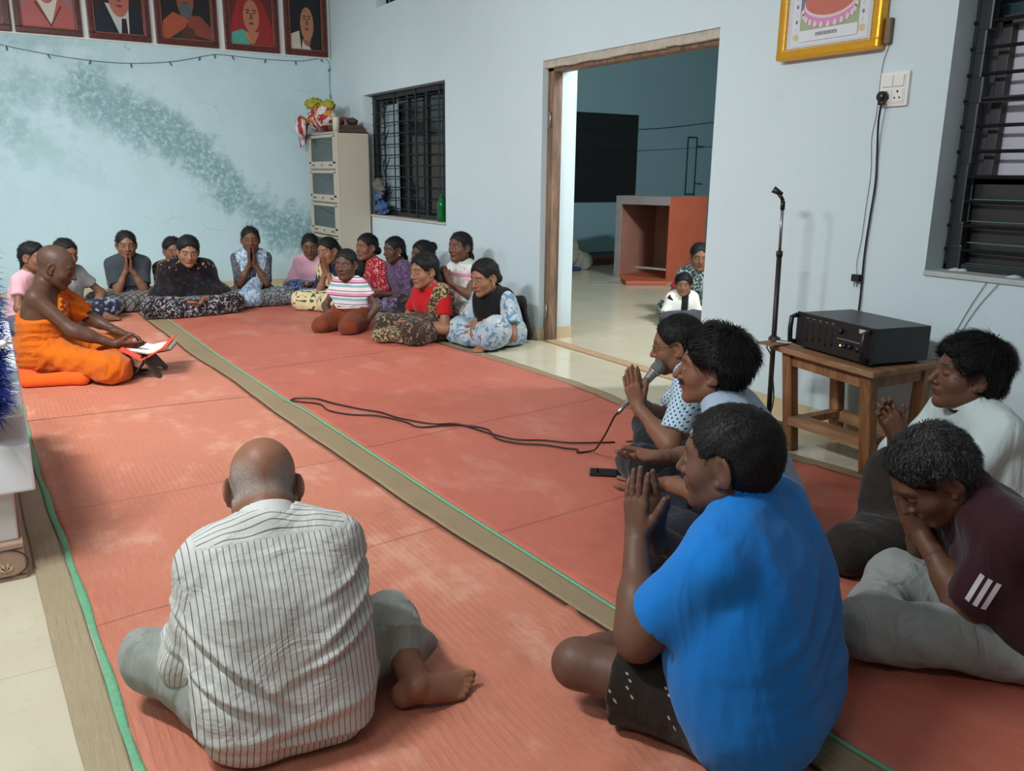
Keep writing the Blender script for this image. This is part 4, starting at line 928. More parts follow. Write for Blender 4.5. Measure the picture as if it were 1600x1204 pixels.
def sackmat():
    n = NT('printed_sack', .5, .4); co = n.co(); v = n.noise(n.map(co, (1, 1, .6)), 4.5, 2, .4, 2.0); w = n.noise(n.map(co, loc=(4, 0, 0)), 7, 3, .5, 1)
    c = n.mix(n.step(v, .50, .52), srgb(206, 196, 186), srgb(150, 34, 56)); s = n.sep(co); c = n.mix(n.math('MULTIPLY', n.step(w, .52, .56), n.step(s[2], 1.70, 1.76)), c, srgb(196, 132, 48)); n.col(c); n.bump(n.noise(co, 14, 4, .6, 1), .02, .6); return n.mat
lump('printed_sack', [ell((3.17, 9.08, 1.78), (.14, .30, .14)), ell((3.01, 9.30, 1.69), (.08, .13, .12)), ell((3.03, 9.38, 1.57), (.045, .07, .10)), ell((3.28, 8.92, 1.72), (.10, .22, .07))], .012, sackmat(), 'stuffed red and white printed sack on top of the cream bookcase', 'sack', .035, 16, 3, zmin=None)
lump('leaf_bundle', [ell((3.12, 9.18, 1.93), (.09, .13, .06)), ell((3.2, 8.98, 1.91), (.07, .09, .055))], .009, flat('yellow_green', srgb(150, 142, 52), .8, var=.7, ns=22), 'yellow green bunch of dried leaves stuffed in the mouth of the sack', 'leaves', .03, 60, 5)
m = MB(); m.bbox((3.16, 8.52, 1.632), (3.44, 8.80, 1.655), .006); m.bbox((3.14, 8.56, 1.655), (3.42, 8.84, 1.70), .01, R=None); tag(m.build('folded_cloth', flat('brown_cloth', srgb(84, 66, 56), .9, bump=.006, bs=30, var=.3)), 'flat brown cloth bundle on the near end of the bookcase top', 'cloth')
lump('dark_pouch', [ell((3.33, 8.62, 1.735), (.06, .08, .04)), ell((3.24, 8.72, 1.73), (.04, .06, .035))], .008, flat('pouch', srgb(60, 44, 40), .7), 'small dark pouch lying on the brown cloth above the bookcase', 'pouch', .012, 40, 8)
m = MB(); m.lathe((3.13, 8.56, 1.632), [(.035, 0), (.036, .10), (.033, .125), (.02, .14)], 16); tag(m.build('cardboard_tube', flat('tube_card', srgb(198, 188, 168), .8)), 'short pale roll standing at the front corner of the bookcase top', 'tube')
# things on the far sill
GB = NT('green_bottle', .08, .6); GB.col((.01, .22, .045)); GB.b.inputs['Transmission Weight'].default_value = .55; GB = GB.mat
bt = empty('plastic_bottle', (3.505, 6.95, .802), 0, 'green plastic soda bottle at the right end of the far window sill', 'bottle')
m = MB(); m.lathe((3.505, 6.95, .802), [(.030, .0), (.041, .008), (.042, .05), (.038, .08), (.042, .11), (.042, .15), (.034, .185), (.018, .21), (.014, .225)], 20); pinv(m.build('bottle_body', GB), bt)
m = MB(); m.lathe((3.505, 6.95, 1.028), [(.015, 0), (.015, .016), (.013, .018)], 14); pinv(m.build('bottle_cap', flat('cap', srgb(20, 110, 50), .4)), bt)
lump('plastic_bag', [ell((3.50, 8.30, .88), (.07, .13, .08)), ell((3.51, 8.40, .99), (.05, .07, .07))], .008, flat('blue_bag', srgb(58, 82, 130), .4, .5, var=.35, ns=16), 'crumpled blue plastic bag on the far window sill beside the bookcase', 'bag', .02, 45, 4, zmin=.803)
lump('cloth_bundle', [ell((3.51, 8.42, 1.10), (.05, .09, .07)), ell((3.50, 8.30, 1.06), (.04, .06, .05))], .008, flat('brownish', srgb(104, 94, 88), .8, var=.4, ns=18), 'brownish grey rag bundle stacked above the blue bag', 'bundle', .02, 45, 6)

# gold framed print on the near wall
GOLD = NT('gilt_frame', .32, .6, .55); GOLD.col(GOLD.mix(GOLD.noise(GOLD.co(), 80, 3), srgb(206, 140, 24), srgb(236, 178, 50))); GOLD.bump(GOLD.noise(GOLD.co(), 160, 3), .002, .6); GOLD = GOLD.mat
gf = empty('framed_picture', (XA-.03, 2.82, 1.78), 0, 'gold framed picture with a pink and orange lotus seat hanging on the right wall', 'picture')
ya, yb_, za, zb = 2.53, 3.105, 1.775, 2.50; XF0, XF1 = XA-.062, XA-.006; fw = .05
m = MB()
for lo, hi, e_ in (((ya, za), (yb_, za+fw), 0), ((ya, zb-fw), (yb_, zb), 0), ((ya+.0005, za+fw*.7), (ya+fw, zb-fw*.7), .0015), ((yb_-fw, za+fw*.7), (yb_-.0005, zb-fw*.7), .0015)): m.bbox((XF0+e_, lo[0], lo[1]), (XF1-e_, hi[0], hi[1]), .012)
pinv(m.build('frame', GOLD), gf)
m = MB()
for k in range(60):
    y = ya+fw*.9+k*(yb_-ya-fw*1.8)/59; m.lathe((XF0-.001, y, za+fw*.82), [(.001, -.003), (.004, 0), (.001, .003)], 6)
for k in range(70):
    z = za+fw*.9+k*(zb-za-fw*1.8)/69
    for yy in (ya+fw*.82, yb_-fw*.82): m.lathe((XF0-.001, yy, z), [(.001, -.003), (.004, 0), (.001, .003)], 6)
pinv(m.build('beading', flat('pale_gilt', srgb(236, 214, 150), .3, .6, .4)), gf)
PR = [flat('print', c_, .25, .5, var=.05) for c_ in (srgb(206, 208, 214), srgb(222, 224, 228), srgb(196, 84, 44), srgb(220, 130, 178), srgb(226, 206, 206), srgb(110, 104, 110), srgb(160, 170, 120), srgb(216, 190, 120), srgb(96, 96, 130))]
m = MB(); xp = XF0+.018; m.box((xp, ya+fw, za+fw), (xp+.008, yb_-fw, zb-fw), 0)
def pq(pts, mi, lay): m.add([(xp-.0007*lay, y, z) for y, z in pts], [tuple(range(len(pts)))], mi)
yc = (ya+yb_)/2; pq([(ya+.075, za+.06), (yb_-.075, za+.06), (yb_-.075, zb-.06), (ya+.075, zb-.06)], 1, 1)
pq([(yc-.165, za+.115), (yc+.165, za+.115), (yc+.165, zb-.08), (yc-.165, zb-.08)], 6, 2); pq([(yc+.10, za+.2), (yc+.165, za+.2), (yc+.165, zb-.08), (yc+.10, zb-.08)], 8, 3)
E2 = lambda cy, cz, ry, rz: [(cy+ry*math.cos(a), cz+rz*math.sin(a)) for a in [2*math.pi*k/28 for k in range(28)]]
pq(E2(yc, za+.205, .155, .075), 3, 4); pq(E2(yc, za+.235, .145, .068), 4, 5); pq(E2(yc, za+.245, .140, .066), 2, 6); pq(E2(yc-.01, za+.285, .05, .014), 4, 7); pq(E2(yc+.02, za+.262, .04, .010), 4, 7)
for k in range(13): a = math.pi+math.pi*k/12; pq(E2(yc+.148*math.cos(a), za+.205+.066*math.sin(a), .010, .014), 4, 8)
pq([(yc-.165, za+.075), (yc+.165, za+.075), (yc+.165, za+.125), (yc-.165, za+.125)], 1, 9)
r = random.Random(9); y = yc-.055
while y < yc+.065:          # row of small unreadable characters
    w = r.uniform(.003, .007); pq([(y, za+.094), (y+w, za+.094), (y+w, za+.108), (y, za+.108)], 5, 10); y += w+.0025
pq([(yc-.055, za+.1075), (yc+.065, za+.1075), (yc+.065, za+.1095), (yc-.055, za+.1095)], 5, 11)
for k in range(16):
    for yy in (yc-.185, yc+.185): pq(E2(yy, za+.10+k*.034, .007, .009), 0 if k % 2 else 5, 3)
for yy in (yc-.185, yc+.185): pq(E2(yy, za+.10, .016, .014), 7, 4)
pinv(m.build('print', PR), gf)
m = MB(); GLS = NT('picture_glass', .04, .5); GLS.col((.6, .65, .7)); GLS.b.inputs['Alpha'].default_value = .08
m.box((xp-.012, ya+fw, za+fw), (xp-.011, yb_-fw, zb-fw)); pinv(m.build('glass', GLS.mat), gf)
# wooden batten behind the picture edge
m = MB(); m.bbox((XA-.03, 2.500, 1.795), (XA-.002, 2.527, 1.90), .003); tag(m.build('wooden_block', OLDW), 'small brown wooden block beside the lower right corner of the gold picture', 'block')
# switch board, plug, leads
sb = empty('switchboard', (XA-.01, 2.457, 1.53), 0, 'white plastic switchboard with two switches and two sockets on the right wall', 'switchboard')
SW = flat('white_plastic', srgb(226, 224, 216), .35, .5, var=.02); BLK = flat('black_plastic', (.008, .008, .009), .4, .5)
s0, s1, t0, t1 = 2.388, 2.528, 1.530, 1.676
m = MB(); m.bbox((XA-.018, s0, t0), (XA, s1, t1), .005); m.bbox((XA-.022, s0+.012, t0+.012), (XA-.016, s1-.012, t1-.012), .003); pinv(m.build('face_plate', SW), sb)
for k, (a, b) in enumerate(((s0+.018, s0+.068), (s0+.072, s0+.122))):
    m = MB(); m.bbox((XA-.029, a, t0+.082), (XA-.020, b, t0+.130), .003); pinv(m.build('switch', SW), sb)
    m = MB(); m.bbox((XA-.026, a, t0+.018), (XA-.020, b, t0+.072), .003); so = pinv(m.build('socket', SW), sb)
    m = MB()
    for dy, dz, rr in ((0, .016, .0048), (-.012, -.010, .004), (.012, -.010, .004)): m.lathe((XA-.0265, (a+b)/2+dy, t0+.045+dz), [(rr, -.0008), (rr, .0008)], 10, R=Matrix.Rotation(math.pi/2, 3, 'Y'))
    pinv(m.build('pin_hole', BLK), so)
pw = empty('power_cord', (XA-.05, 2.50, 1.575), 0, 'thick black mains lead with its plug, running from the white switchboard down behind the amplifier', 'power cord')
m = MB(); m.lathe((XA-.026, 2.4915, 1.572), [(.020, 0), (.024, .012), (.022, .03), (.012, .038)], 12, R=Matrix.Rotation(-math.pi/2, 3, 'Y')); m.bbox((XA-.055, 2.478, 1.535), (XA-.030, 2.505, 1.575), .008); pinv(m.build('plug', BLK), pw)
m = MB(); m.tube(catmull([(XA-.045, 2.491, 1.545), (XA-.035, 2.502, 1.46), (XA-.012, 2.508, 1.33), (XA-.012, 2.500, 1.20), (XA-.012, 2.508, 1.05), (XA-.012, 2.515, .9), (XA-.012, 2.514, .78), (XA-.012, 2.512, .66), (XA-.02, 2.51, .50), (XA-.03, 2.50, .38), (XA-.05, 2.46, .30), (XA-.06, 2.40, .27), (XA-.05, 2.33, .33), (XA-.035, 2.30, .42), (XA-.03, 2.30, .52)], 8), .0046, 8); pinv(m.build('cable', BLK), pw)
ad = empty('adapter_lead', (XA-.01, 2.56, 1.8), 0, 'thin grey wire hanging from behind the gold picture to a little black adapter', 'wire')
m = MB(); m.tube(catmull([(XA-.008, 2.515, 1.88), (XA-.006, 2.512, 1.80), (XA-.006, 2.535, 1.70), (XA-.005, 2.54, 1.5), (XA-.005, 2.55, 1.40), (XA-.005, 2.535, 1.25), (XA-.006, 2.54, 1.1), (XA-.006, 2.545, .95), (XA-.008, 2.555, .84), (XA-.012, 2.545, .785)], 8), .0014, 5); pinv(m.build('thin_wire', flat('thin_grey', srgb(110, 116, 120), .6)), ad)
m = MB(); m.bbox((XA-.032, 2.522, .752), (XA-.004, 2.560, .785), .003); m.tube([(XA-.02, 2.532, .75), (XA-.02, 2.532, .728)], .0022, 6); m.tube([(XA-.02, 2.548, .75), (XA-.02, 2.548, .728)], .0022, 6); pinv(m.build('adapter', BLK), ad)
for k, (y0, y1, z0) in enumerate(((2.10, 1.92, .83), (2.0, 1.86, .80))):
    m = MB(); m.tube(catmull([(XA-.008, 1.93-.05*k, .82), (XA-.006, 1.99-.03*k, .70), (XA-.006, 2.05-.02*k, .55), (XA-.006, 2.10-.02*k, .40), (XA-.008, 2.2, .22), (XA-.02, 2.28, .06)], 6), .0016, 5)
    tag(m.build('wall_wire', flat('thin_grey', srgb(110, 116, 120), .6)), ['thin wire dropping from the near window sill behind the man in the white shirt', 'second thin wire beside it below the near window, closer to the frame edge'][k], 'wire')

# table, amplifier
TW = woodmat('table_wood', srgb(116, 76, 46), srgb(158, 112, 72), .55)
TWX = woodmat('table_top_wood', srgb(120, 84, 56), srgb(156, 116, 82), .6, (1, .12, 1))
tb = empty('wooden_table', (3.2, 2.33, 0), 0, 'small rough wooden table under the black amplifier beside the wall', 'table')
cL, cF, cR_, cB = Vector((3.0, 2.63, 0)), Vector((2.9, 2.01, 0)), Vector((3.35, 2.0, 0)), Vector((3.44, 2.62, 0))
m = MB(); q = [cL, cF, cR_, cB]; up = Vector((0, 0, 1))
m.add([p+up*.455 for p in q]+[p+up*.482 for p in q], [(0, 1, 2, 3)[::-1], (4, 5, 6, 7), (0, 1, 5, 4), (1, 2, 6, 5), (2, 3, 7, 6), (3, 0, 4, 7)]); o = pinv(m.build('tabletop', TWX), tb)
bv = o.modifiers.new('b', 'BEVEL'); bv.width = .006; bv.segments = 2
LG = [(3.055, 2.50), (3.045, 2.085), (3.345, 2.09), (3.375, 2.50)]; topo = [(3.05, 2.55), (2.965, 2.075), (3.32, 2.065), (3.385, 2.55)]
for (x, y), (tx, ty) in zip(LG, topo):
    m = MB(); w = .026; vs = []
    for (cx, cy, z) in ((x, y, 0), (tx, ty, .456)): vs += [(cx-w, cy-w, z), (cx+w, cy-w, z), (cx+w, cy+w, z), (cx-w, cy+w, z)]
    m.add(vs, [(0, 3, 2, 1), (4, 5, 6, 7), (0, 1, 5, 4), (1, 2, 6, 5), (2, 3, 7, 6), (3, 0, 4, 7)]); o = pinv(m.build('leg', TW), tb); bv = o.modifiers.new('b', 'BEVEL'); bv.width = .004
def plank(a, b, z0, z1, w, name, mat, par):
    a = Vector((*a, 0)); b = Vector((*b, 0)); d = (b-a).normalized(); s = Vector((-d.y, d.x, 0))*w/2; m = MB(); vs = []
    for z in (z0, z1): vs += [a-s+up*z, b-s+up*z, b+s+up*z, a+s+up*z]
    m.add(vs, [(0, 3, 2, 1), (4, 5, 6, 7), (0, 1, 5, 4), (1, 2, 6, 5), (2, 3, 7, 6), (3, 0, 4, 7)]); return pinv(m.build(name, mat), par)
for i in range(4): plank(topo[i], topo[(i+1) % 4], .395, .456, .022, 'apron', TW, tb)
plank(LG[0], LG[1], .125, .165, .075, 'stretcher', TWX, tb); plank(LG[2], LG[3], .10, .15, .05, 'stretcher', TWX, tb); plank(LG[1], LG[2], .12, .15, .05, 'stretcher', TW, tb); plank(LG[0], LG[3], .12, .15, .05, 'stretcher', TW, tb)
am = empty('amplifier', (3.13, 2.30, .483), 0, 'black public address amplifier with sliders and rack handles on the wooden table', 'amplifier')
aL, aF = Vector((3.045, 2.52, 0)), Vector((2.955, 2.07, 0)); d = (aF-aL).normalized(); nn = Vector((-d.y, d.x, 0)); nn = nn if nn.x > 0 else -nn   # d: along the front left->right, nn: depth
Lx = (aF-aL).length; AM = NT('amp_black', .38, .5); AM.col(AM.mix(AM.noise(AM.co(), 40, 3), (.010, .010, .011), (.018, .018, .02))); AM = AM.mat
Ra = Matrix((d, nn, up)).transposed(); ao = aL+up*.495
def abx(m, lo, hi, b=.002, mi=0): m.bbox(lo, hi, b, mi, Ra, ao)
m = MB(); abx(m, (0, .01, 0), (Lx, .30, .145), .004); pinv(m.build('case', AM), am)
m = MB(); abx(m, (-.004, 0, -.002), (Lx+.004, .012, .148), .003); pinv(m.build('front_panel', flat('amp_face', (.012, .012, .012), .45, .4)), am)
for k in range(4):
    m = MB(); fx = .03 if k % 2 else Lx-.05; fy = .03 if k < 2 else .25; abx(m, (fx, fy, -.014), (fx+.025, fy+.025, .0)); pinv(m.build('foot', BLK), am)
DG = flat('slot_grey', srgb(66, 64, 62), .5); SIL = flat('silver_line', srgb(150, 146, 140), .35, .5, .5)
for fx in (-.018, Lx-.030):
    m = MB(); P = [(fx+.016, -.002, .012), (fx+.016, -.030, .020), (fx+.016, -.034, .072), (fx+.016, -.030, .125), (fx+.016, -.002, .133)]
    m.tube([Ra @ Vector(p)+ao for p in P], .011, 8); pinv(m.build('rack_handle', BLK), am)
for k in range(5):
    x = .060+k*.040; m = MB(); abx(m, (x, -.002, .020), (x+.026, .001, .120), .001); sl = pinv(m.build('slider_channel', DG if k else DG), am)
    m = MB(); abx(m, (x+.003, -.0035, .022), (x+.023, -.001, .118), .001); pinv(m.build('slot', flat('slot_black', (.006, .006, .006), .6)), sl)
    m = MB(); abx(m, (x+.006, -.010, .030+.006*(k % 3)), (x+.020, -.003, .042+.006*(k % 3)), .002); pinv(m.build('slider_knob', BLK), sl)
    m = MB(); abx(m, (x+.004, -.0045, .128), (x+.022, -.001, .131), .0005); pinv(m.build('marking', SIL), sl)
m = MB(); abx(m, (.262, -.003, .074), (.405, .001, .0775), .0008); pinv(m.build('trim_line', SIL), am)
m = MB(); abx(m, (.385, -.003, .118), (.425, .001, .134), .001); pinv(m.build('name_badge', flat('badge', srgb(190, 184, 164), .4)), am)
for k, (x, z, rr) in enumerate(((.285, .108, .011), (.315, .05, .010), (.345, .052, .011), (.39, .05, .013))):
    m = MB(); c0 = Ra @ Vector((x, -.001, z))+ao; Rq = Matrix((d, up, -nn)).transposed(); m.lathe(c0, [(rr, 0), (rr, .008), (rr*.8, .014)], 14, R=Rq); pinv(m.build('knob', BLK), am)
m = MB(); c0 = Ra @ Vector((.287, -.003, .048))+ao; m.lathe(c0, [(.0035, 0), (.0035, .002), (.002, .003)], 8, R=Matrix((d, up, -nn)).transposed()); pinv(m.build('power_light', glow('led', (.75, .9, .15), 3.0)), am)
m = MB(); m.bbox((3.0-.055, 2.56, .4825), (3.06, 2.66, .490), .003); tag(m.build('wooden_scrap', TWX), 'thin wood offcut sticking out at the left corner of the table top', 'board')
m = MB(); m.tube(catmull([(3.01, 2.60, .498), (2.99, 2.56, .503), (3.01, 2.52, .503), (3.04, 2.53, .50)], 6), .004, 6); tag(m.build('jack_lead', flat('white_lead', srgb(200, 196, 190), .5)), 'short white lead curled on the table corner beside the amplifier', 'cable')
# microphone stand
ms = empty('microphone_stand', (3.20, 2.80, 0), 0, 'tall slim black microphone stand with a silver upper tube against the wall', 'microphone stand')
bx_, by_ = 3.235, 2.80
STK = flat('stand_black', (.014, .012, .012), .45)
m = MB(); m.lathe((bx_, by_, 0), [(.11, 0), (.112, .010), (.10, .018), (.03, .026), (.016, .05)], 28); pinv(m.build('base', STK), ms)
tp = Vector((3.205, 2.80, 1.085)); b0 = Vector((bx_, by_, .04)); pt = lambda t: b0+(tp-b0)*t
m = MB(); m.tube([pt(0), pt(.80)], .0125, 14); m.tube([pt(.78), pt(.805)], .0155, 14); m.lathe(pt(.40), [(.018, -.012), (.022, 0), (.018, .012)], 12); pinv(m.build('lower_pole', STK), ms)
m = MB(); m.tube([pt(.80), pt(1)], .0075, 12); pinv(m.build('upper_pole', flat('chrome', srgb(150, 152, 154), .3, .5, .8)), ms)
m = MB(); m.tube([pt(.99), pt(1.03)], .011, 10); t_ = pt(1.03); m.tube([t_, t_+Vector((-.006, .006, .015)), t_+Vector((-.016, .016, .03))], .009, 10); m.tube([t_+Vector((-.004, .004, .028)), t_+Vector((-.034, .034, .052))], [.010, .017], 12); pinv(m.build('clip', BLK), ms)
m = MB(); m.bbox((3.205, 2.775, .435), (3.245, 2.82, .465), .006); m.tube([(3.235, 2.78, .45), (3.20, 2.745, .452)], .006, 8); pinv(m.build('clamp', flat('clamp_brown', srgb(74, 56, 48), .5)), ms)
m = MB(); m.tube(catmull([(3.04, 2.54, .50), (3.0, 2.60, .50), (3.02, 2.66, .46), (3.10, 2.70, .40), (3.16, 2.73, .28), (3.19, 2.74, .16), (3.16, 2.74, .05), (3.10, 2.72, .008), (2.95, 2.75, .02), (2.8, 2.80, .02), (2.6, 2.86, .02), (2.42, 2.92, .02)], 8), .0035, 6)
tag(m.build('stand_cable', BLK), 'black cable dropping from the amplifier past the foot of the microphone stand', 'cable')
m = MB(); m.tube(catmull([(3.10, 2.60, .47), (3.14, 2.66, .455), (3.2, 2.76, .45)], 6), .002, 6); tag(m.build('jack_cable', flat('white_lead2', srgb(190, 190, 190), .5)), 'thin light wire bridging from the table corner to the stand clamp', 'wire')
# microphone and its long cable on the mat
MICB = Vector((2.47, 2.93, .44)); 
m = MB(); zc = .0195
cp = [(2.37, 2.94), (2.19, 3.02), (2.10, 3.12), (1.99, 3.20), (1.93, 3.33), (1.90, 3.47), (1.86, 3.56), (1.76, 3.62), (1.66, 3.80), (1.62, 3.93), (1.55, 4.06), (1.47, 4.22), (1.42, 4.36), (1.33, 4.42), (1.29, 4.38), (1.34, 4.33), (1.40, 4.24), (1.40, 4.10), (1.47, 3.98), (1.58, 3.88), (1.66, 3.72), (1.68, 3.60), (1.80, 3.56), (1.89, 3.52), (1.95, 3.40), (1.92, 3.26), (1.97, 3.14), (2.06, 3.06), (2.12, 2.98), (2.15, 2.93)]
pts = [(x, y, zc+.003*math.sin(i*1.9)**2) for i, (x, y) in enumerate(cp)]+[(2.20, 2.95, .022), (2.26, 2.97, .03), (2.30, 2.99, .07), (2.33, 3.03, .15), (2.36, 3.03, .23), (2.40, 3.03, .30)]
m.tube(catmull(pts, 6), .0042, 7); MICCABLE = (m, pts)
# ---------------------------------------------------------------- people
import time as _t
T0 = _t.time()
def root(label, loc, face, group=None, cat='person'):
    a = math.atan2(face[1], face[0])-math.pi/2
    return empty('person', (loc[0], loc[1], loc[2] if len(loc) > 2 else MZ), a, label, cat, group), a
MZ = .012
def tolocal(loc, a, S):
    c, s = math.cos(-a), math.sin(-a); z0 = loc[2] if len(loc) > 2 else MZ
    def f(x, y, z): dx, dy = x-loc[0], y-loc[1]; return ((dx*c-dy*s)/S, (dx*s+dy*c)/S, (z-z0)/S)
    return f
SKD, SKM, SKL, SKX = (.125, .050, .027), (.19, .080, .044), (.27, .122, .070), (.085, .036, .021)
FS = 1.0
def pat_floral(scale, lo, hi, fine=None):
    def f(n):
        co = n.co(); v = n.noise(n.map(co, loc=(2, 5, 1)), scale, 3, .55, 1.5); return n.step(v, lo, hi)
    return f
def dotgrid(n, p=.023, r=.0036):
    s = n.sep(n.co()); a_ = n.math('DIVIDE', n.math('ADD', s[1], n.math('MULTIPLY', s[0], .35)), p); b_ = n.math('DIVIDE', s[2], p); m = None
    for o in (0, .5):
        x = n.math('SUBTRACT', n.math('FRACT', n.math('ADD', a_, o+20)), .5); y = n.math('SUBTRACT', n.math('FRACT', n.math('ADD', b_, o+20)), .5); d = n.math('SQRT', n.math('ADD', n.math('MULTIPLY', x, x), n.math('MULTIPLY', y, y)))
        m = d if m is None else n.math('MINIMUM', m, d)
    return n.math('SUBTRACT', 1, n.step(m, r/p*.8, r/p*1.25))
def pat_dots(scale, r):
    return lambda n: n.math('SUBTRACT', 1, n.step(n.voro(n.co(), scale, rnd=.25), r*.8, r))
# ---- the old man seen from behind
def old_man():
    loc, face, S = (0.440, 1.644), (.10, 1), 0.843
    r, a = root('bald old man in a white pinstriped shirt seen from behind on the orange mat', loc, face)
    L = tolocal(loc, a, S)
    arms = {'R': dict(w=L(.60, 1.98, .17), d=(-.6, .8, -.2), n=(0, 0, 1), pole=(.3, -1, -.8), curl=25), 'L': dict(w=L(.30, 2.00, .17), d=(.6, .8, -.2), n=(0, 0, 1), pole=(-.25, -1, -.8), curl=25)}
    T = skeleton(S=S, lean=8, curve=10, head=(-4, 44, 3), neckf=.45, nk=.60, HS=.98, arms=arms, width=1.0, bulk=.02,
                 lg=dict(kR=L(.755, 1.83, .115), kL=L(.20, 1.91, .13), aR=L(.725, 1.585, .065), aL=L(.46, 2.03, .05), fR=(.98, -.12, -.02), fL=(.9, .2, 0)))
    body(T, r, .008, .0028, .0026, (.24, .098, .052), dict(scalp='grey'), toes=True, ears=True, up={'R': (-.1, -.45, .9)})
    n = NT('pinstripe_shirt', .85, .2); co = n.co(); u = n.attr('su', 'Fac'); fr = n.math('ABSOLUTE', n.math('SUBTRACT', n.math('FRACT', n.math('DIVIDE', u, .0125)), .5))
    k = n.math('SUBTRACT', 1, n.step(fr, .045, .095)); alt = n.step(n.math('ABSOLUTE', n.math('SUBTRACT', n.math('FRACT', n.math('DIVIDE', u, .0375)), .5)), .30, .36)
    n.col(n.mix(n.math('MULTIPLY', k, .86), n.mix(n.noise(co, 5, 3), srgb(186, 184, 178), srgb(204, 201, 195)), srgb(52, 54, 62)))
    h = n.noise(n.map(co, (.8, 1, 1.2)), 11, 4, .5, 1.6); n.bump(n.math('ADD', h, n.math('MULTIPLY', n.noise(co, 500, 1), .02)), .011, .75); SH = n.mat
    def su(v):
        X = v[:, 0].copy(); out = X+waves(v, 9, 3)*.004
        for s, m_ in ((1, 'R'), (-1, 'L')):
            A, B, E = T['sh'+m_], T['el'+m_], T['wr'+m_]
            for (p, q, off) in ((A, B, .02), (B, E, .05)):
                d = nrm(q-p); rel = v-p; t = rel@d; rad = rel-t[:, None]*d; rr = np.linalg.norm(rad, axis=1)
                e1 = nrm(np.cross(d, (0, 1, .3))); e2 = np.cross(d, e1); ang = np.arctan2(rad@e2, rad@e1)
                m = (t > off) & (t < np.linalg.norm(q-p)+.04) & (rr < .085) & (v[:, 0]*s > .150*S)
                out = np.where(m, ang*.062, out)
        yk = (v-T['N'])@T['up'] > -.030; out = np.where(yk & (abs(X) < .16), ((v-T['N'])@nrm(T['up']*.8+T['F']))*.8+.3, out)
        return out
    def folds(P, f):     # big soft folds under the arms and across the small of the back
        x, y, z = P[:, 0], P[:, 1], P[:, 2]; o = f
        for (cx, cz, sx, sz, sl, am) in ((.15, .30, .10, .016, .55, .010), (-.13, .25, .09, .016, -.8, .011), (.12, .24, .12, .015, .35, .009), (-.14, .18, .08, .014, -.5, .008), (.0, .10, .20, .018, .12, .007), (.05, .055, .2, .015, -.1, .008), (.15, .36, .07, .012, .3, .007)):
            d = (z-cz-sl*(x-cx)); o = o-am*1.25*np.exp(-((x-cx)/sx)**2)*(np.exp(-(d/(sz*.75))**2)-.8*np.exp(-((d+sz*1.1)/(sz*.75))**2))
        return o
    top(T, 'shirt', SH, r, .0055, sleeve=1.55, g=.023, ge=.012, ag=.016, neck=.066, hem=.0, amp=.0045, seed=5, extra=folds, freq=24, attrs={'su': su}, dz=.002)
    collar(T, flat('collar_white', srgb(200, 199, 194), .85), r, .003, r=.061, h=.034, gap=False)
    GREYT = cloth('grey_trousers', srgb(146, 148, 140), fold=.009)
    bottoms(T, 'trousers', GREYT, r, .0065, g=.016, tR=1.52, tL=1.9, ge=.038, amp=.010, seed=4, freq=18)
old_man(); print('old', _t.time()-T0)
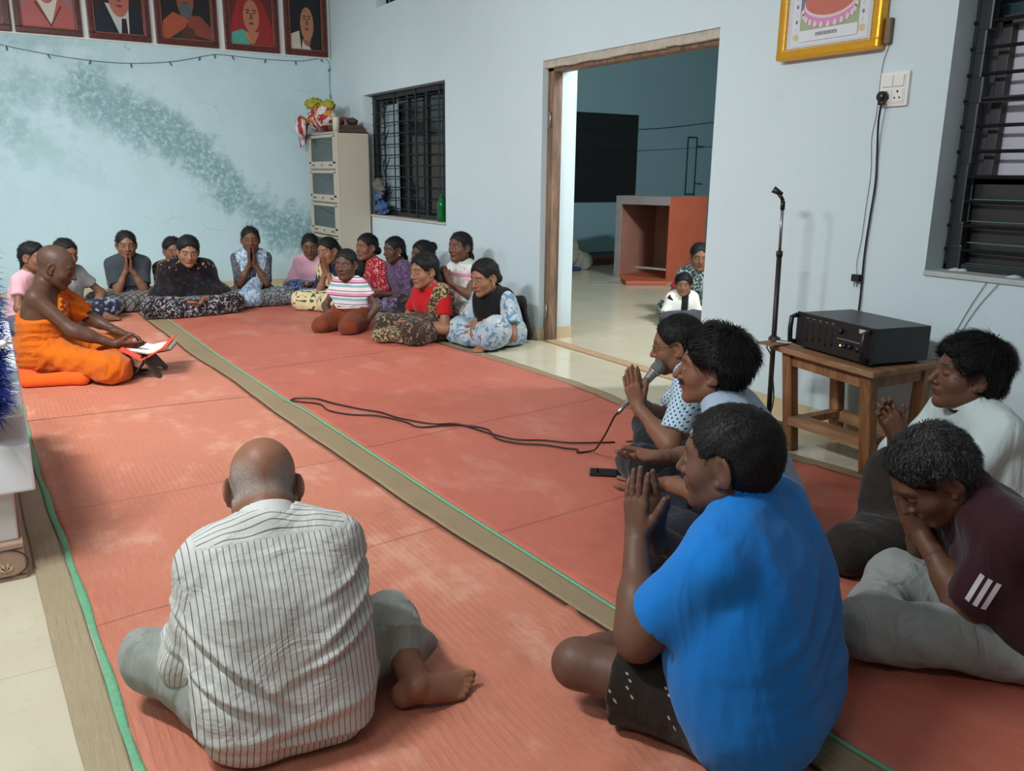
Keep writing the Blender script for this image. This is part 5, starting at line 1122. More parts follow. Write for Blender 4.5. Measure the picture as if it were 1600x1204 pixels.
# ---- man in the blue polo
def blue_man():
    loc, face, S = (1.348, 1.119), (-.40, .92), 0.959
    r, a = root('heavy man in a bright blue polo shirt and dark patterned shorts, palms pressed together', loc, face); L = tolocal(loc, a, S)
    w = L(1.235, 1.335, .405)
    arms = {'L': dict(w=L(1.185, 1.375, .415), d=(.06, .10, 1), n=(1, -.25, 0), pole=(-.9, -.35, -1.1), curl=(4, 3, 4, 10), spread=.05, thumb=(.8, .5, .1)),
            'R': dict(w=L(1.26, 1.40, .40), d=(.05, .25, 1), n=(-1, .2, 0), pole=(.8, -.2, -1), curl=(6, 30, 60, 70), spread=.05, thumb=(.7, .6, .2))}
    T = skeleton(S=S, lean=5, curve=5, head=(6, 4, 0), HS=1.03, nk=.35, arms=arms, width=1.30, bulk=.075, tl=1.0,
                 lg=dict(kL=L(1.045, 1.40, .125), kR=L(1.62, 1.50, .14), aL=L(1.34, 1.46, .05), aR=L(1.32, 1.50, .05)))
    T['armf'] = 1.15
    body(T, r, .008, .0028, .0026, SKX if False else (.115, .050, .030), dict(eyes='open', beard=.3), fat=1.08, toes=False, feet='RL')
    def folds(P, f):
        o = f
        A = nrm((-.8, -.35, .25))
        x, y, z = P[:, 0], P[:, 1], P[:, 2]
        for (cz, cx, sl, am, sz) in ((.36, -.08, .5, .006, .02), (.30, -.02, .35, .007, .02), (.24, -.05, .3, .006, .02), (.19, .05, -.2, .005, .02)):
            d = z-cz-sl*(x-cx); o = o-am*np.exp(-((x-cx)/.14)**2)*(y < .02)*(np.exp(-(d/sz)**2)-.6*np.exp(-((d+sz*1.5)/sz)**2))
        return o
    BL = cloth('blue_pique', srgb(16, 112, 190), fold=.0025)
    top(T, 'polo_shirt', BL, r, .006, sleeve=.70, g=.016, ge=.016, ag=.014, neck=.068, hem=.01, amp=.0045, seed=9, extra=folds, freq=20)
    collar(T, cloth('blue_collar', srgb(15, 110, 188), fold=.002), r, .003, r=.063, h=.048)
    def pat(n):
        s = n.sep(n.co()); a_ = n.math('ADD', s[0], n.math('MULTIPLY', s[2], .6)); b_ = n.math('ADD', s[1], n.math('MULTIPLY', s[2], -.5)); v = n.voro(n.comb(a_, b_, 0), 17, rnd=.7, dim='2D'); w_ = n.voro(n.map(n.comb(a_, b_, 0), loc=(.011, .004, 0)), 17, rnd=.7, dim='2D'); return n.math('SUBTRACT', 1, n.step(n.math('MINIMUM', v, w_), .035, .055))
    bottoms(T, 'shorts', cloth('dark_shorts', srgb(38, 30, 24), srgb(170, 160, 146), pat, fold=.004), r, .007, g=.021, t1=.74, ge=.028, amp=.004)
    make_hair(T, 'short', .0032, HAIR, r, vol=.0, rough=.0012, front=.060, side=-.03, nape=-.068, freq=150, tuft=5000, tl=.012, lift=.12, tw=.0009)
blue_man(); print('blue', _t.time()-T0)
# ---- man with moustache in the pale blue shirt
def moustache_man():
    loc, face, S = (2.138, 1.834), (-.66, .75), 0.957
    r, a = root('man with bushy black hair and moustache in a plain pale blue collared shirt', loc, face); L = tolocal(loc, a, S)
    arms = {'L': dict(w=L(1.75, 1.90, .27), d=L(1.66, 1.90, .25) if False else (-.25, 1, -.25), n=(.4, .2, .9), pole=(-1, -.5, -.5), curl=(12, 14, 18, 20), spread=.12),
            'R': dict(w=L(1.90, 2.12, .27), d=(-.7, .7, .1), n=(.2, -.2, 1), pole=(1, -.5, -.5), curl=(12, 14, 18, 20), spread=.12)}
    T = skeleton(S=S, lean=15, curve=8, head=(2, 2, 0), nk=.35, HS=1.06, arms=arms, width=1.22, bulk=.03,
                 lg=dict(kL=L(1.66, 1.84, .11), kR=L(2.00, 2.13, .12), aL=L(1.92, 2.02, .05), aR=L(1.80, 1.98, .06)))
    body(T, r, .008, .0028, .003, SKM, dict(eyes='open', must=1, brow=1), nose=1.04)
    PB_ = cloth('pale_blue_shirt', srgb(158, 174, 192), fold=.005)
    top(T, 'shirt', PB_, r, .0065, sleeve=.72, g=.017, ge=.014, ag=.016, neck=.066, v=.03, hem=.03, amp=.004, seed=12)
    collar(T, cloth('pale_blue_collar', srgb(160, 176, 196), fold=.003), r, .003, r=.062, h=.046)
    bottoms(T, 'trousers', cloth('navy_trousers', srgb(30, 34, 42), fold=.005), r, .007, g=.020, amp=.006)
    make_hair(T, 'short', .0032, HAIR, r, vol=.018, rough=.008, front=.074, side=-.026, nape=-.085, freq=45, seed=4, comb=(0, -2.2, .9), tuft=7000, tl=.036, lift=.20, tw=.0013)
    m = MB(); H, R, h = T['H'], T['Rh'], T['HS']
    pts = [H+R@(np.array(q)*h) for q in ((-.030, .078, -.056), (-.018, .092, -.048), (0, .098, -.045), (.018, .092, -.048), (.030, .078, -.056))]
    m.tube([tuple(p) for p in pts], [.002, .0052, .0055, .0052, .002], 8); m.build('moustache', HAIR, r)
moustache_man(); print('must', _t.time()-T0)
# ---- man with glasses and the microphone
def glasses_man():
    loc, face, S = (2.422, 2.373), (-.66, .75), 0.878
    r, a = root('man with glasses in a light blue dotted polo holding the microphone between his palms', loc, face); L = tolocal(loc, a, S)
    hx = L(2.145, 2.50, .385)
    arms = {'R': dict(w=L(2.165, 2.535, .335), d=(.0, .30, .95), n=(-1, 0, 0), pole=(.8, -.2, -1), curl=(6, 6, 7, 9), spread=.03, thumb=(.8, .4, .1)),
            'L': dict(w=L(2.115, 2.490, .335), d=(.0, .30, .95), n=(1, 0, 0), pole=(-.8, -.2, -1), curl=(6, 6, 7, 9), spread=.03, thumb=(.8, .4, .1))}
    T = skeleton(S=S, lean=9, curve=8, head=(4, 12, 0), HS=1.0, nk=.35, arms=arms, width=1.0, bulk=.01,
                 lg=dict(kL=L(2.10, 2.40, .12), kR=L(2.45, 2.80, .13), aL=L(2.20, 2.66, .05), aR=L(2.17, 2.43, .045), fR=(.3, .9, 0), fL=(.95, .2, -.05)))
    body(T, r, .008, .003, .003, SKM, dict(eyes='open'), up={'R': (.2, .1, 1)})
    PD = cloth('dotted_polo', srgb(172, 192, 206), srgb(34, 50, 74), lambda n: dotgrid(n), fold=.004)
    top(T, 'polo_shirt', PD, r, .0065, sleeve=.78, g=.016, ge=.012, ag=.014, neck=.064, hem=.03, amp=.0035, seed=15)
    collar(T, cloth('dotted_collar', srgb(166, 188, 204), fold=.003), r, .003, r=.060, h=.046)
    bottoms(T, 'trousers', cloth('black_trousers', srgb(24, 26, 30), fold=.005), r, .007, g=.019, amp=.006, tR=1.75)
    make_hair(T, 'short', .0034, HAIR, r, vol=.002, rough=.002, front=.066, side=-.03, nape=-.07, seed=6, comb=(0, -1.8, .6), tuft=4000, tl=.018, lift=.14, tw=.001)
    m = MB(); H, R, h = T['H'], T['Rh'], T['HS']; Q = lambda *q: tuple(H+R@(np.array(q)*h))
    for s in (1, -1):
        m.tube([Q(s*.033+.021*math.cos(t), .098-abs(s*.033+.021*math.cos(t))*.12, .0+.015*math.sin(t)) for t in [2*math.pi*k/20 for k in range(21)]], .0011, 5)
        m.tube([Q(s*.056, .090, .006), Q(s*.074, .06, .006), Q(s*.082, .0, .012), Q(s*.080, -.012, -.004)], .0014, 5)
    m.tube([Q(-.012, .099, .004), Q(0, .102, .007), Q(.012, .099, .004)], .0012, 5); m.build('glasses', flat('wire_metal', srgb(60, 54, 50), .3, .5, .7), r)
    w = (T['wrR']+T['wrL'])/2; M = Matrix.Rotation(a, 3, 'Z'); c = M @ Vector(w)+Vector((loc[0], loc[1], MZ))
    return c
hc = glasses_man(); print('glasses', _t.time()-T0)
def microphone(c):
    # between the palms, head towards the mouth
    c = c+Vector((.0, .0, .065)); up = Vector((.50, -.20, .62)).normalized(); e = empty('microphone', tuple(c), 0, 'grey handheld microphone held between the palms of the man in glasses', 'microphone')
    q = up.to_track_quat('Z', 'Y').to_matrix(); m = MB(); m.lathe(c, [(.0105, -.085), (.012, -.08), (.014, .0), (.019, .075), (.022, .085)], 20, R=q); pinv(m.build('handle', flat('mic_grey', srgb(120, 118, 112), .35, .5, .4)), e)
    m = MB(); m.lathe(c, [(.022, .086), (.0265, .095), (.027, .112), (.023, .130), (.012, .140), (.002, .142)], 22, R=q); h = NT('mic_mesh', .4, .5, .6); h.col(srgb(112, 112, 108)); h.bump(h.voro(h.co(), 420), .002, 1); pinv(m.build('mesh_head', h.mat), e)
    m = MB(); m.lathe(c, [(.0225, .083), (.0245, .085), (.0245, .090), (.0225, .092)], 22, R=q); pinv(m.build('ring', flat('mic_ring', srgb(160, 158, 150), .3, .5, .7)), e)
    m = MB(); m.lathe(c, [(.007, -.135), (.009, -.12), (.0095, -.086)], 14, R=q); pinv(m.build('connector', flat('xlr', srgb(170, 166, 158), .3, .5, .8)), e)
    end = c-up*.132; m, pts = MICCABLE; m.v = []; m.f = []; m.m = []; m.sm = []
    k = [(2.20, 2.95, .022), (2.26, 2.97, .03)]
    tail = [p for p in pts[:-6]]; x, y, z = end
    tail += [(2.13, 2.90, .0205), (2.19, 2.88, .024), tuple(Vector((2.20, 2.90, .02)).lerp(end, .25)+Vector((0, 0, -.03))), tuple(Vector((2.20, 2.90, .02)).lerp(end, .6)+Vector((0, 0, -.02))), tuple(end-up*.02), tuple(end+up*.01)]
    m.tube(catmull(tail, 6), .0042, 7); tag(m.build('microphone_cable', flat('cable_dark', srgb(44, 22, 18), .5)), 'long dark microphone cable looping over the red mat', 'cable')
microphone(hc)
# ---- man in the white shirt by the wall
def white_man():
    loc, face, S = (2.882, 1.494), (-.86, .50), 0.881
    r, a = root('man in a white shirt by the wall, smiling, hands joined low', loc, face); L = tolocal(loc, a, S)
    arms = {'L': dict(w=L(2.59, 1.66, .36), s=.92, d=(.1, .5, .85), n=(1, 0, 0), pole=(-.8, -.3, -1), curl=(14, 16, 20, 24), spread=.06),
            'R': dict(w=L(2.61, 1.70, .36), s=.92, d=(-.1, .5, .85), n=(-1, 0, 0), pole=(.8, -.3, -1), curl=(14, 16, 20, 24), spread=.06)}
    T = skeleton(S=S, lean=9, curve=7, head=(-6, -4, 0), nk=.35, HS=1.06, arms=arms, width=1.06, bulk=.015,
                 lg=dict(kL=L(2.18, 1.52, .095), kR=L(2.53, 1.64, .25), aL=L(2.62, 1.62, .05), aR=L(2.36, 1.55, .05)))
    body(T, r, .008, .0028, .0032, SKD, dict(eyes='closed', brow=1), nose=1.03)
    top(T, 'shirt', cloth('white_shirt', srgb(196, 206, 204), fold=.006), r, .0065, sleeve=1.3, g=.020, ge=.016, ag=.018, neck=.066, v=.03, hem=.03, amp=.005, seed=21)
    collar(T, cloth('white_collar', srgb(202, 212, 210), fold=.003), r, .003, r=.063, h=.046)
    bottoms(T, 'trousers', cloth('dark_brown_trousers', srgb(42, 34, 30), fold=.006), r, .007, g=.022, amp=.007)
    make_hair(T, 'short', .0034, HAIR, r, vol=.015, rough=.007, front=.072, side=-.028, nape=-.085, freq=50, seed=9, comb=(0, .5, .2), tuft=7000, tl=.036, lift=.22, tw=.0013)
white_man(); print('white', _t.time()-T0)
# ---- man in maroon polo, head bowed
def maroon_man():
    loc, face, S = (2.177, 0.954), (-.80, .60), 0.935
    r, a = root('man in a maroon polo with three white sleeve stripes, head bowed over joined hands', loc, face); L = tolocal(loc, a, S)
    arms = {'L': dict(w=L(1.985, 1.19, .335), d=(.04, .30, .95), n=(1, 0, 0), pole=(-.7, -.4, -1), curl=(4, 5, 8, 12), spread=.05),
            'R': dict(w=L(2.015, 1.23, .335), d=(-.04, .30, .95), n=(-1, 0, 0), pole=(.7, -.4, -1), curl=(4, 5, 8, 12), spread=.05)}
    T = skeleton(S=S, lean=20, curve=12, head=(3, 46, 0), nk=.35, HS=1.02, arms=arms, width=1.08, bulk=.03, 
                 lg=dict(kL=L(1.78, 1.17, .11), kR=L(2.08, 1.30, .12), aL=L(2.06, 1.30, .05), aR=L(1.97, 1.22, .05)))
    body(T, r, .008, .003, .003, SKD, dict(eyes='closed'))
    MR = cloth('maroon_pique', srgb(54, 22, 30), fold=.004)
    sd = top(T, 'polo_shirt', MR, r, .0065, sleeve=.82, g=.018, ge=.014, ag=.015, neck=.066, hem=.01, amp=.004, seed=25)
    collar(T, cloth('maroon_collar', srgb(56, 26, 34), fold=.003), r, .003, r=.063, h=.048)
    # three stripes lying on the left sleeve
    A, B = T['shL'], T['elL']; d = nrm(B-A); e1 = nrm(np.cross(d, (0, 0, 1))); e1 = e1 if e1@V3(-1, 0, 0) > 0 else -e1; out = nrm(e1+V3(-.3, -.55, 0)-d*((e1+V3(-.3, -.55, 0))@d)); sid = np.cross(d, out)
    from mathutils.bvhtree import BVHTree
    bv = BVHTree.FromPolygons([v.co for v in sd.data.vertices], [p.vertices for p in sd.data.polygons]); m = MB()
    for k in (-1, 0, 1):
        vs = []
        for t in np.linspace(.34, .68, 14):
            for w in (-.0055, .0055):
                o = A+(B-A)*t+sid*(k*.019+w); h = bv.ray_cast(Vector(o+out*.2), Vector(-out)); p = h[0] if h[0] is not None else Vector(o+out*.07); vs.append(tuple(p+Vector(out)*.0015))
        m.add(vs, [(2*i, 2*i+1, 2*i+3, 2*i+2) for i in range(13)], 0, True)
    m.build('sleeve_stripes', flat('stripe_white', srgb(206, 200, 204), .7, var=.03), r)
    bottoms(T, 'trousers', cloth('grey_trousers_near', srgb(140, 142, 138), fold=.008), r, .007, g=.022, amp=.010, tR=1.6, ge=.022)
    make_hair(T, 'short', .0034, HAIRG, r, vol=.005, rough=.0035, front=.066, side=-.03, nape=-.07, freq=90, seed=13, comb=(0, -1.8, .6), tuft=6000, tl=.024, lift=.15, tw=.001)
maroon_man(); print('maroon', _t.time()-T0)
# ---- monk
def monk():
    loc, face, S = (0.204, 5.692, 0.085), (1, -.34), 0.880
    r, a = root('monk with shaved head in a saffron orange robe reading from the book stand', loc, face); L = tolocal(loc, a, S)
    arms = {'R': dict(w=L(.56, 5.42, .22), d=(-.1, 1, -.12), n=(-.75, .1, .7), pole=(.5, -.8, -.6), curl=(8, 10, 12, 14), thumb=(.8, .6, .3)),
            'L': dict(w=L(.62, 5.72, .24), d=(.1, 1, -.25), n=(.3, .1, -.9), pole=(-1, -.3, -.4), curl=(24, 30, 34, 36))}
    T = skeleton(S=S, lean=0, curve=6, head=(2, 24, 0), nk=.6, HS=1.08, arms=arms, width=1.05,
                 lg=dict(kR=L(.52, 5.29, .10), kL=L(.62, 5.88, .12), aR=L(.60, 5.60, .05), aL=L(.52, 5.50, .045), fR=(.4, .9, 0), fL=(.8, .5, 0)))
    T['zf'] = -.07
    body(T, r, .008, .0038, .0042, (.075, .031, .018), dict(scalp='shaved', eyes='closed'), nose=1.02)
    def pat(n):
        return n.noise(n.map(n.co(), (1, 1, .3)), 6, 3)
    OR = cloth('saffron_robe', srgb(214, 106, 8), srgb(184, 82, 4), pat, fold=.008, fs=14)
    # draped over the left shoulder and round the trunk, right shoulder bare
    nn = nrm((.62, 0, .78)); S_ = S
    P = torso(T, .022)+arm(T, 'L', .018, 0, .9, .05, .02, cap=True)+neckcut(T, .066)
    def cut(Pt): return Pt@nn-(.340*S_)
    def ex(Pt, f):
        q = Pt@nrm((.75, .05, -.65)); return f-.018*(1-np.abs(np.sin(q*58+2*np.sin(Pt[:, 2]*9)))*2)*.5
    garment(T, 'robe', P, .007, OR, r, .004, 22, 7, (1, 1, .4), cut, -.06, ex)
    P = torso(T, .026)+[cone(T['hipL'], T['hipR'], .12, .12, .05)]
    garment(T, 'waist_wrap', P, .008, OR, r, .006, 20, 9, (.4, .4, 1.6), lambda Pt: Pt[:, 2]-.34+.25*Pt[:, 0], -.02, lambda Pt, f: f-.008*(1-np.abs(np.sin(Pt[:, 2]*75+1.5*np.sin(Pt[:, 0]*12)))*2)*.5)
    bottoms(T, 'lower_robe', OR, r, .008, g=.028, t1=1.7, ge=.03, amp=.008, seed=10, fill=False, k=.07, zmin=-.068, extra=lambda Pt, f: f-.006*(1-np.abs(np.sin((Pt@nrm((.5, -.6, .6)))*55+2*np.sin(Pt[:, 0]*14)))*2)*.6)
monk(); print('monk', _t.time()-T0)
# ---- women and children at the far side
def woman(label, loc, face, S, skin=SKM, arms='lap', head=(0, 8, 0), HS=1.0, top_=None, skirt=None, hair=('bun', BUN), lean=6, curve=7, legs='cross', lg=None, bust=.85, sleeve=.6, dup=None, face_=None, width=.93, fillk=True, vox=.009, hvol=.001, brk=None, bg=.018, eyes='closed', ge=.012, neck=.066, twist=0, armf=.88, v=0.0, tl=1.0, hands=None, hem=.08, g=.013, front=.066, sides=-.02, se=None, feet='', up={}, t1=1.9):
    r, a = root(label, loc, face); L = tolocal(loc, a, S)
    A = PRAY(*(hands or (.24, .46))) if arms == 'pray' else LAP(*(hands or (.30, .19))) if arms == 'lap' else arms(L)
    T = skeleton(S=S, lean=lean, curve=curve, head=head, HS=HS, arms=A, width=width, bust=bust, legs=legs, lg=lg(L) if callable(lg) else lg, twist=twist, tl=tl, se=se); T['armf'] = armf
    body(T, r, .010, .0042, .0045, skin, dict(eyes=eyes, **(face_ or {})), toes=False, fat=.97, feet=feet, up=up)
    top(T, 'blouse', top_, r, vox, sleeve=sleeve, g=g, ge=ge, ag=.010, neck=neck, hem=hem, amp=.004, seed=int(loc[0]*37) % 50, freq=26, v=v, zmin=.004)
    if skirt: bottoms(T, 'skirt', skirt, r, vox, g=bg, t1=t1, amp=.007, seed=int(loc[1]*31) % 50, fill=fillk, k=.07)
    if hair: make_hair(T, hair[0], .0045, HAIR, r, vol=hvol, rough=.0025, tail=hair[1], seed=3, front=front, side=sides, tuft=1500, tl=.04, lift=.015, tw=.0013)
    if dup: dup(T, r)
    return T, r, L
def fl(c1, c2, sc, lo=.5, hi=.56, fold=.006, third=None):
    def f(n):
        co = n.co(); a_ = n.step(n.noise(co, sc, 2, .5, 1.5), lo, hi); c = n.mix(a_, c1, c2)
        if third: c = n.mix(n.step(n.noise(n.map(co, loc=(7, 3, 9)), sc*1.2, 2, .5, 1.5), .58, .63), c, third)
        return c
    return cloth('print', c1, None, f, fold=fold)
SB = srgb
def earring(T, r):
    m = MB(); H, R, h = T['H'], T['Rh'], T['HS']; c = H+R@(V3(-.086, .002, -.046)*h); m.lathe(tuple(c), [(.001, -.007), (.007, 0), (.001, .007)], 10); m.build('earring', flat('earring', (.75, .72, .65), .3, .5, .3), r)
def bangle(T, r, n='R', c=(.5, .42, .3)):
    w, e = T['wr'+n], T['el'+n]; d = nrm(e-w); m = MB(); c0 = w+d*.02; m.tube([tuple(c0-d*.006), tuple(c0+d*.006)], .030*T['S'], 14); m.build('bangle', flat('bangle', c, .35, .5, .5), r)
# girl in pink behind the monk
woman('little girl in a pale pink top with a braid, half hidden behind the monk', (0.162, 7.337), (.75, -.65), 0.852, SKM, head=(0, 4, 0), HS=.96, top_=cloth('pink_top', SB(206, 158, 166)), skirt=cloth('grey_skirt', SB(90, 84, 92)), hair=('braid', [((-.0, -.075, -.02), .022)]+[((.03*0, -.095-.003*i, -.05-.03*i), .019-.001*i) for i in range(6)]), bust=0, sleeve=.55, width=.85, se=.8)
# person in grey shirt behind the monk
woman('person in a plain grey short-sleeved shirt with navy printed trousers behind the monk', (0.440, 7.840), (.45, -.9), 0.823, SKM, lambda L: {'L': dict(w=(-.18, .30, .12), d=(0, 1, -.4), n=(0, 0, -1), pole=(-1, -.3, -.2)), 'R': dict(w=(.15, .3, .15), d=(0, 1, -.4), n=(0, 0, -1), pole=(1, -.3, -.2))}, head=(4, 14, 0), HS=1.0, top_=cloth('grey_shirt', SB(138, 138, 138)), skirt=fl(SB(28, 30, 48), SB(128, 132, 148), 13, .56, .6), hair=('bun', LOWBUN), bust=.5, sleeve=.6, feet='R', lg=dict(aR=(-.20, .42, .055), kL=(-.38, .26, .12), kR=(.26, .2, .1)))
# woman in dark grey with lattice skirt
def grey_dup(T, r):
    sash(T, 'dupatta', cloth('charcoal_dupatta', SB(56, 62, 66)), r, .009, (0, 0, 1), .50, .36, g=.022, arms='RL', k=.05, zlo=.24, amp=.006, seed=6, dz=.01)
def lattice(n):
    s = n.sep(n.map(n.co(), (1, 1, 1), (.4, .5, .785))); a_ = n.math('ABSOLUTE', n.math('SUBTRACT', n.math('FRACT', n.math('MULTIPLY', s[0], 24)), .5)); b_ = n.math('ABSOLUTE', n.math('SUBTRACT', n.math('FRACT', n.math('MULTIPLY', s[1], 24)), .5))
    return n.step(n.math('MAXIMUM', a_, b_), .33, .44)
T, r, L = woman('young woman in a charcoal dupatta and grey lattice-patterned skirt praying with eyes closed', (1.029, 8.355), (-.04, -1), 0.841, SKM, 'pray', (0, 8, 0), 1.02, cloth('charcoal_top', SB(44, 48, 52)), cloth('lattice_skirt', SB(110, 106, 100), SB(58, 52, 50), lattice, fold=.006), ('bun', LOWBUN), dup=grey_dup, sleeve=.75, hands=(.21, .44), bg=.03, width=.86)
# person behind the floral shawl
woman('person in a mustard dupatta with loose hair mostly hidden behind the floral shawl', (1.454, 8.529), (-.12, -1), 0.702, SKM, 'pray', (6, 6, 0), 1.0, fl(SB(60, 38, 26), SB(190, 140, 84), 11, .5, .55), fl(SB(26, 16, 16), SB(80, 60, 50), 14), ('pony', FALL), hvol=.008, bust=.6)
# woman in the floral shawl
def shawl(T, r):
    P = torso(T, .030)
    for n in 'RL': P += arm(T, n, .030, 0, 1.35, .09, .01, cap=True)
    P += [cone(T['elR'], T['elL'], .05, .05, .12)]+neckcut(T, .066)
    def pat(n):
        co = n.co(); v = n.voro(co, 18, rnd=.9); c = n.mix(n.math('SUBTRACT', 1, n.step(v, .25, .35)), n.mix(n.step(n.noise(co, 16, 2), .55, .62), SB(16, 11, 14), SB(44, 16, 18)), SB(26, 30, 42))
        s = n.sep(co); k = n.math('MULTIPLY', n.step(n.noise(n.map(co, loc=(1, 8, 2)), 34, 2), .62, .66), n.step(s[2], .36, .42)); return n.mix(k, c, SB(176, 136, 80))
    garment(T, 'shawl', P, .008, cloth('floral_shawl', SB(20, 14, 20), None, pat, fold=.008), r, .008, 20, 3, (1, 1, .5), lambda Pt: .13-Pt[:, 2])
T, r, L = woman('woman with open eyes in a dark floral shawl over a black and white skirt', (1.421, 7.830), (.05, -1), 0.836, SKL, 'lap', (-8, 16, -4), 1.06, cloth('red_sleeve', SB(120, 40, 34)), fl(SB(26, 18, 22), SB(150, 142, 145), 34, .52, .60), ('bun', LOWBUN), dup=shawl, sleeve=1.5, hands=(.36, .15), bg=.032, eyes='open', hvol=.006, width=1.02, lg=dict(kR=(.40, .30, .11), kL=(-.40, .30, .11)), curve=11, lean=9)
# woman in blue and white scarf
def scarf(T, r):
    fm = fl(SB(110, 132, 158), SB(178, 190, 202), 26, .46, .56)
    P = torso(T, .027)+neckcut(T, .064)
    garment(T, 'scarf', P, .009, fm, r, .006, 26, 8, (1, 1, .3), lambda Pt: np.maximum(abs(abs(Pt[:, 0])-.085)-.055-.02*(Pt[:, 2]-.4), .17-Pt[:, 2]))
    garment(T, 'scarf_fall', [cone((-.02, .20, .19), (.06, .34, .12), .07, .08, .04), cone((.0, .33, .09), (.16, .38, .05), .085, .07, .05)], .009, fm, r, .008, 26, 9)
T, r, L = woman('woman praying with a blue and white tie-dyed scarf over a dark grey dress', (2.082, 8.125), (-.22, -1), 0.889, SKD, 'pray', (0, 4, 0), 1.0, fl(SB(66, 66, 72), SB(104, 104, 108), 40), fl(SB(70, 72, 76), SB(130, 134, 136), 34), ('bun', LOWBUN), dup=scarf, sleeve=.95, hands=(.22, .44), width=.92, armf=.9)
# woman in pink, blue printed trousers
T, r, L = woman('woman in a pale pink kurta and blue printed trousers with hands in her lap', (2.763, 8.354), (-.55, -.85), 0.728, SKD, 'lap', (10, 12, 0), 1.02, cloth('pink_kurta', SB(200, 150, 166)), fl(SB(44, 62, 108), SB(120, 136, 168), 26), ('bun', LOWBUN), sleeve=1.45, bust=.8, g=.018, legs='tight')
# woman in cream sari, navy blouse
def cream(T, r):
    fm = fl(SB(196, 178, 138), SB(70, 66, 52), 12, .56, .60); sash(T, 'sari_fall', fm, r, .009, (-.62, 0, .78), .27, .10, g=.03, amp=.007, arms='', zlo=.12)
    bangle(T, r, 'R'); bangle(T, r, 'L')
T, r, L = woman('smiling woman in a cream printed sari and navy blouse, palms joined', (2.719, 7.520), (-.86, -.55), 0.747, SKL, 'pray', (-2, 8, 8), 1.04, cloth('navy_blouse', SB(30, 32, 58)), fl(SB(206, 188, 146), SB(74, 70, 54), 11, .57, .60), ('bun', BUN), dup=cream, sleeve=.75, face_=dict(bindi=True), bg=.03, hands=(.24, .45), hvol=.004, legs='narrow')
# girl in the striped tee, kneeling
def stripes(n):
    s = n.sep(n.co()); v = n.math('FRACT', n.math('MULTIPLY', s[2], 9.5))
    return n.ramp(v, [(0, SB(214, 206, 206)), (.22, SB(120, 168, 172)), (.40, SB(214, 206, 206)), (.52, SB(112, 52, 74)), (.60, SB(206, 140, 166)), (.80, SB(216, 208, 208)), (.9, SB(90, 84, 90)), (.96, SB(214, 206, 206))], True)
T, r, L = woman('girl in a pink and turquoise striped tee kneeling on the mat', (2.411, 6.385), (-.80, -.62), 0.684, SKX, lambda L: {'R': dict(w=(.14, .26, .13), d=(0, .7, -.7), n=(0, -1, -.5), pole=(1, -.6, 0), curl=14), 'L': dict(w=(-.20, .10, .05), d=(-.1, .9, -.35), n=(0, -.3, -1), pole=(-1, -.6, 0), curl=10)}, (6, 2, 0), 1.02, cloth('striped_tee', SB(214, 206, 206), None, stripes, fold=.005), cloth('rust_trousers', SB(112, 50, 26)), ('pony', PONY), legs='kneel', se=.76, bust=0, sleeve=.52, fillk=False, bg=.02, vox=.008, eyes='open', hem=.20, g=.012, ge=.014, width=.9, tl=.88, armf=.82, lean=2, curve=6)
m = MB(); m.tube(catmull([tuple(T['sp'][0]+V3(.10, .09, .06)), tuple(T['sp'][0]+V3(.03, .15, .05)), tuple(T['sp'][0]+V3(-.05, .15, .055)), tuple(T['sp'][0]+V3(-.12, .08, .05))], 6), .005, 6); m.build('drawstring', flat('cord_white', (.7, .7, .7), .8), r)
# woman in red floral with black dupatta
def blackdup(T, r):
    P = torso(T, .028)+arm(T, 'R', .024, 0, 1.3, .07, .02, cap=True)+neckcut(T, .064)
    garment(T, 'dupatta', P, .009, cloth('black_dupatta', SB(20, 18, 20)), r, .006, 26, 8, (1, 1, .4), lambda Pt: np.maximum(.10-Pt[:, 2], -(Pt[:, 0]-.02)-.25*(Pt[:, 2]-.3)))
def blackdupL(T, r):
    P = torso(T, .028)+arm(T, 'L', .024, 0, 1.2, .07, .02, cap=True)+neckcut(T, .064)
    garment(T, 'dupatta', P, .009, cloth('black_dupatta', SB(18, 17, 19)), r, .006, 26, 8, (1, 1, .4), lambda Pt: np.maximum(.08-Pt[:, 2], (Pt[:, 0]-.0)-.25*(Pt[:, 2]-.3)))
woman('woman in a red floral kurta with a black dupatta near the bookcase', (3.068, 7.407), (-.98, -.2), 0.797, SKM, 'lap', (4, 2, 0), 1.04, fl(SB(150, 26, 40), SB(214, 150, 150), 34, .55, .6), fl(SB(120, 24, 34), SB(210, 150, 150), 30, .56, .6), ('bun', LOWBUN), dup=blackdup, eyes='open', sleeve=1.0, legs='tight')
# woman in purple
woman('thin woman in a purple kurta with a braid and white earring', (3.196, 7.052), (-1, -.12), 0.804, SKX, 'lap', (2, 6, 0), .98, fl(SB(76, 54, 82), SB(112, 90, 116), 40), fl(SB(74, 58, 84), SB(150, 138, 160), 28), ('braid', BRAID), sleeve=1.2, eyes='open', armf=.8, legs='tight', dup=lambda T, r: earring(T, r))
# head with bun behind the woman in red
woman('dark-haired woman with a high bun mostly hidden behind the woman in the red blouse', (3.273, 6.662), (-1, -.2), 0.772, SKX, 'lap', (0, 2, 0), 1.0, cloth('dark_top', SB(36, 30, 34)), cloth('dark_skirt', SB(40, 36, 40)), ('bun', [((0, -.07, .05), .02), ((0, -.115, .06), .036), ((0, -.125, .05), .034)]), eyes='open', hvol=.006, legs='tight')
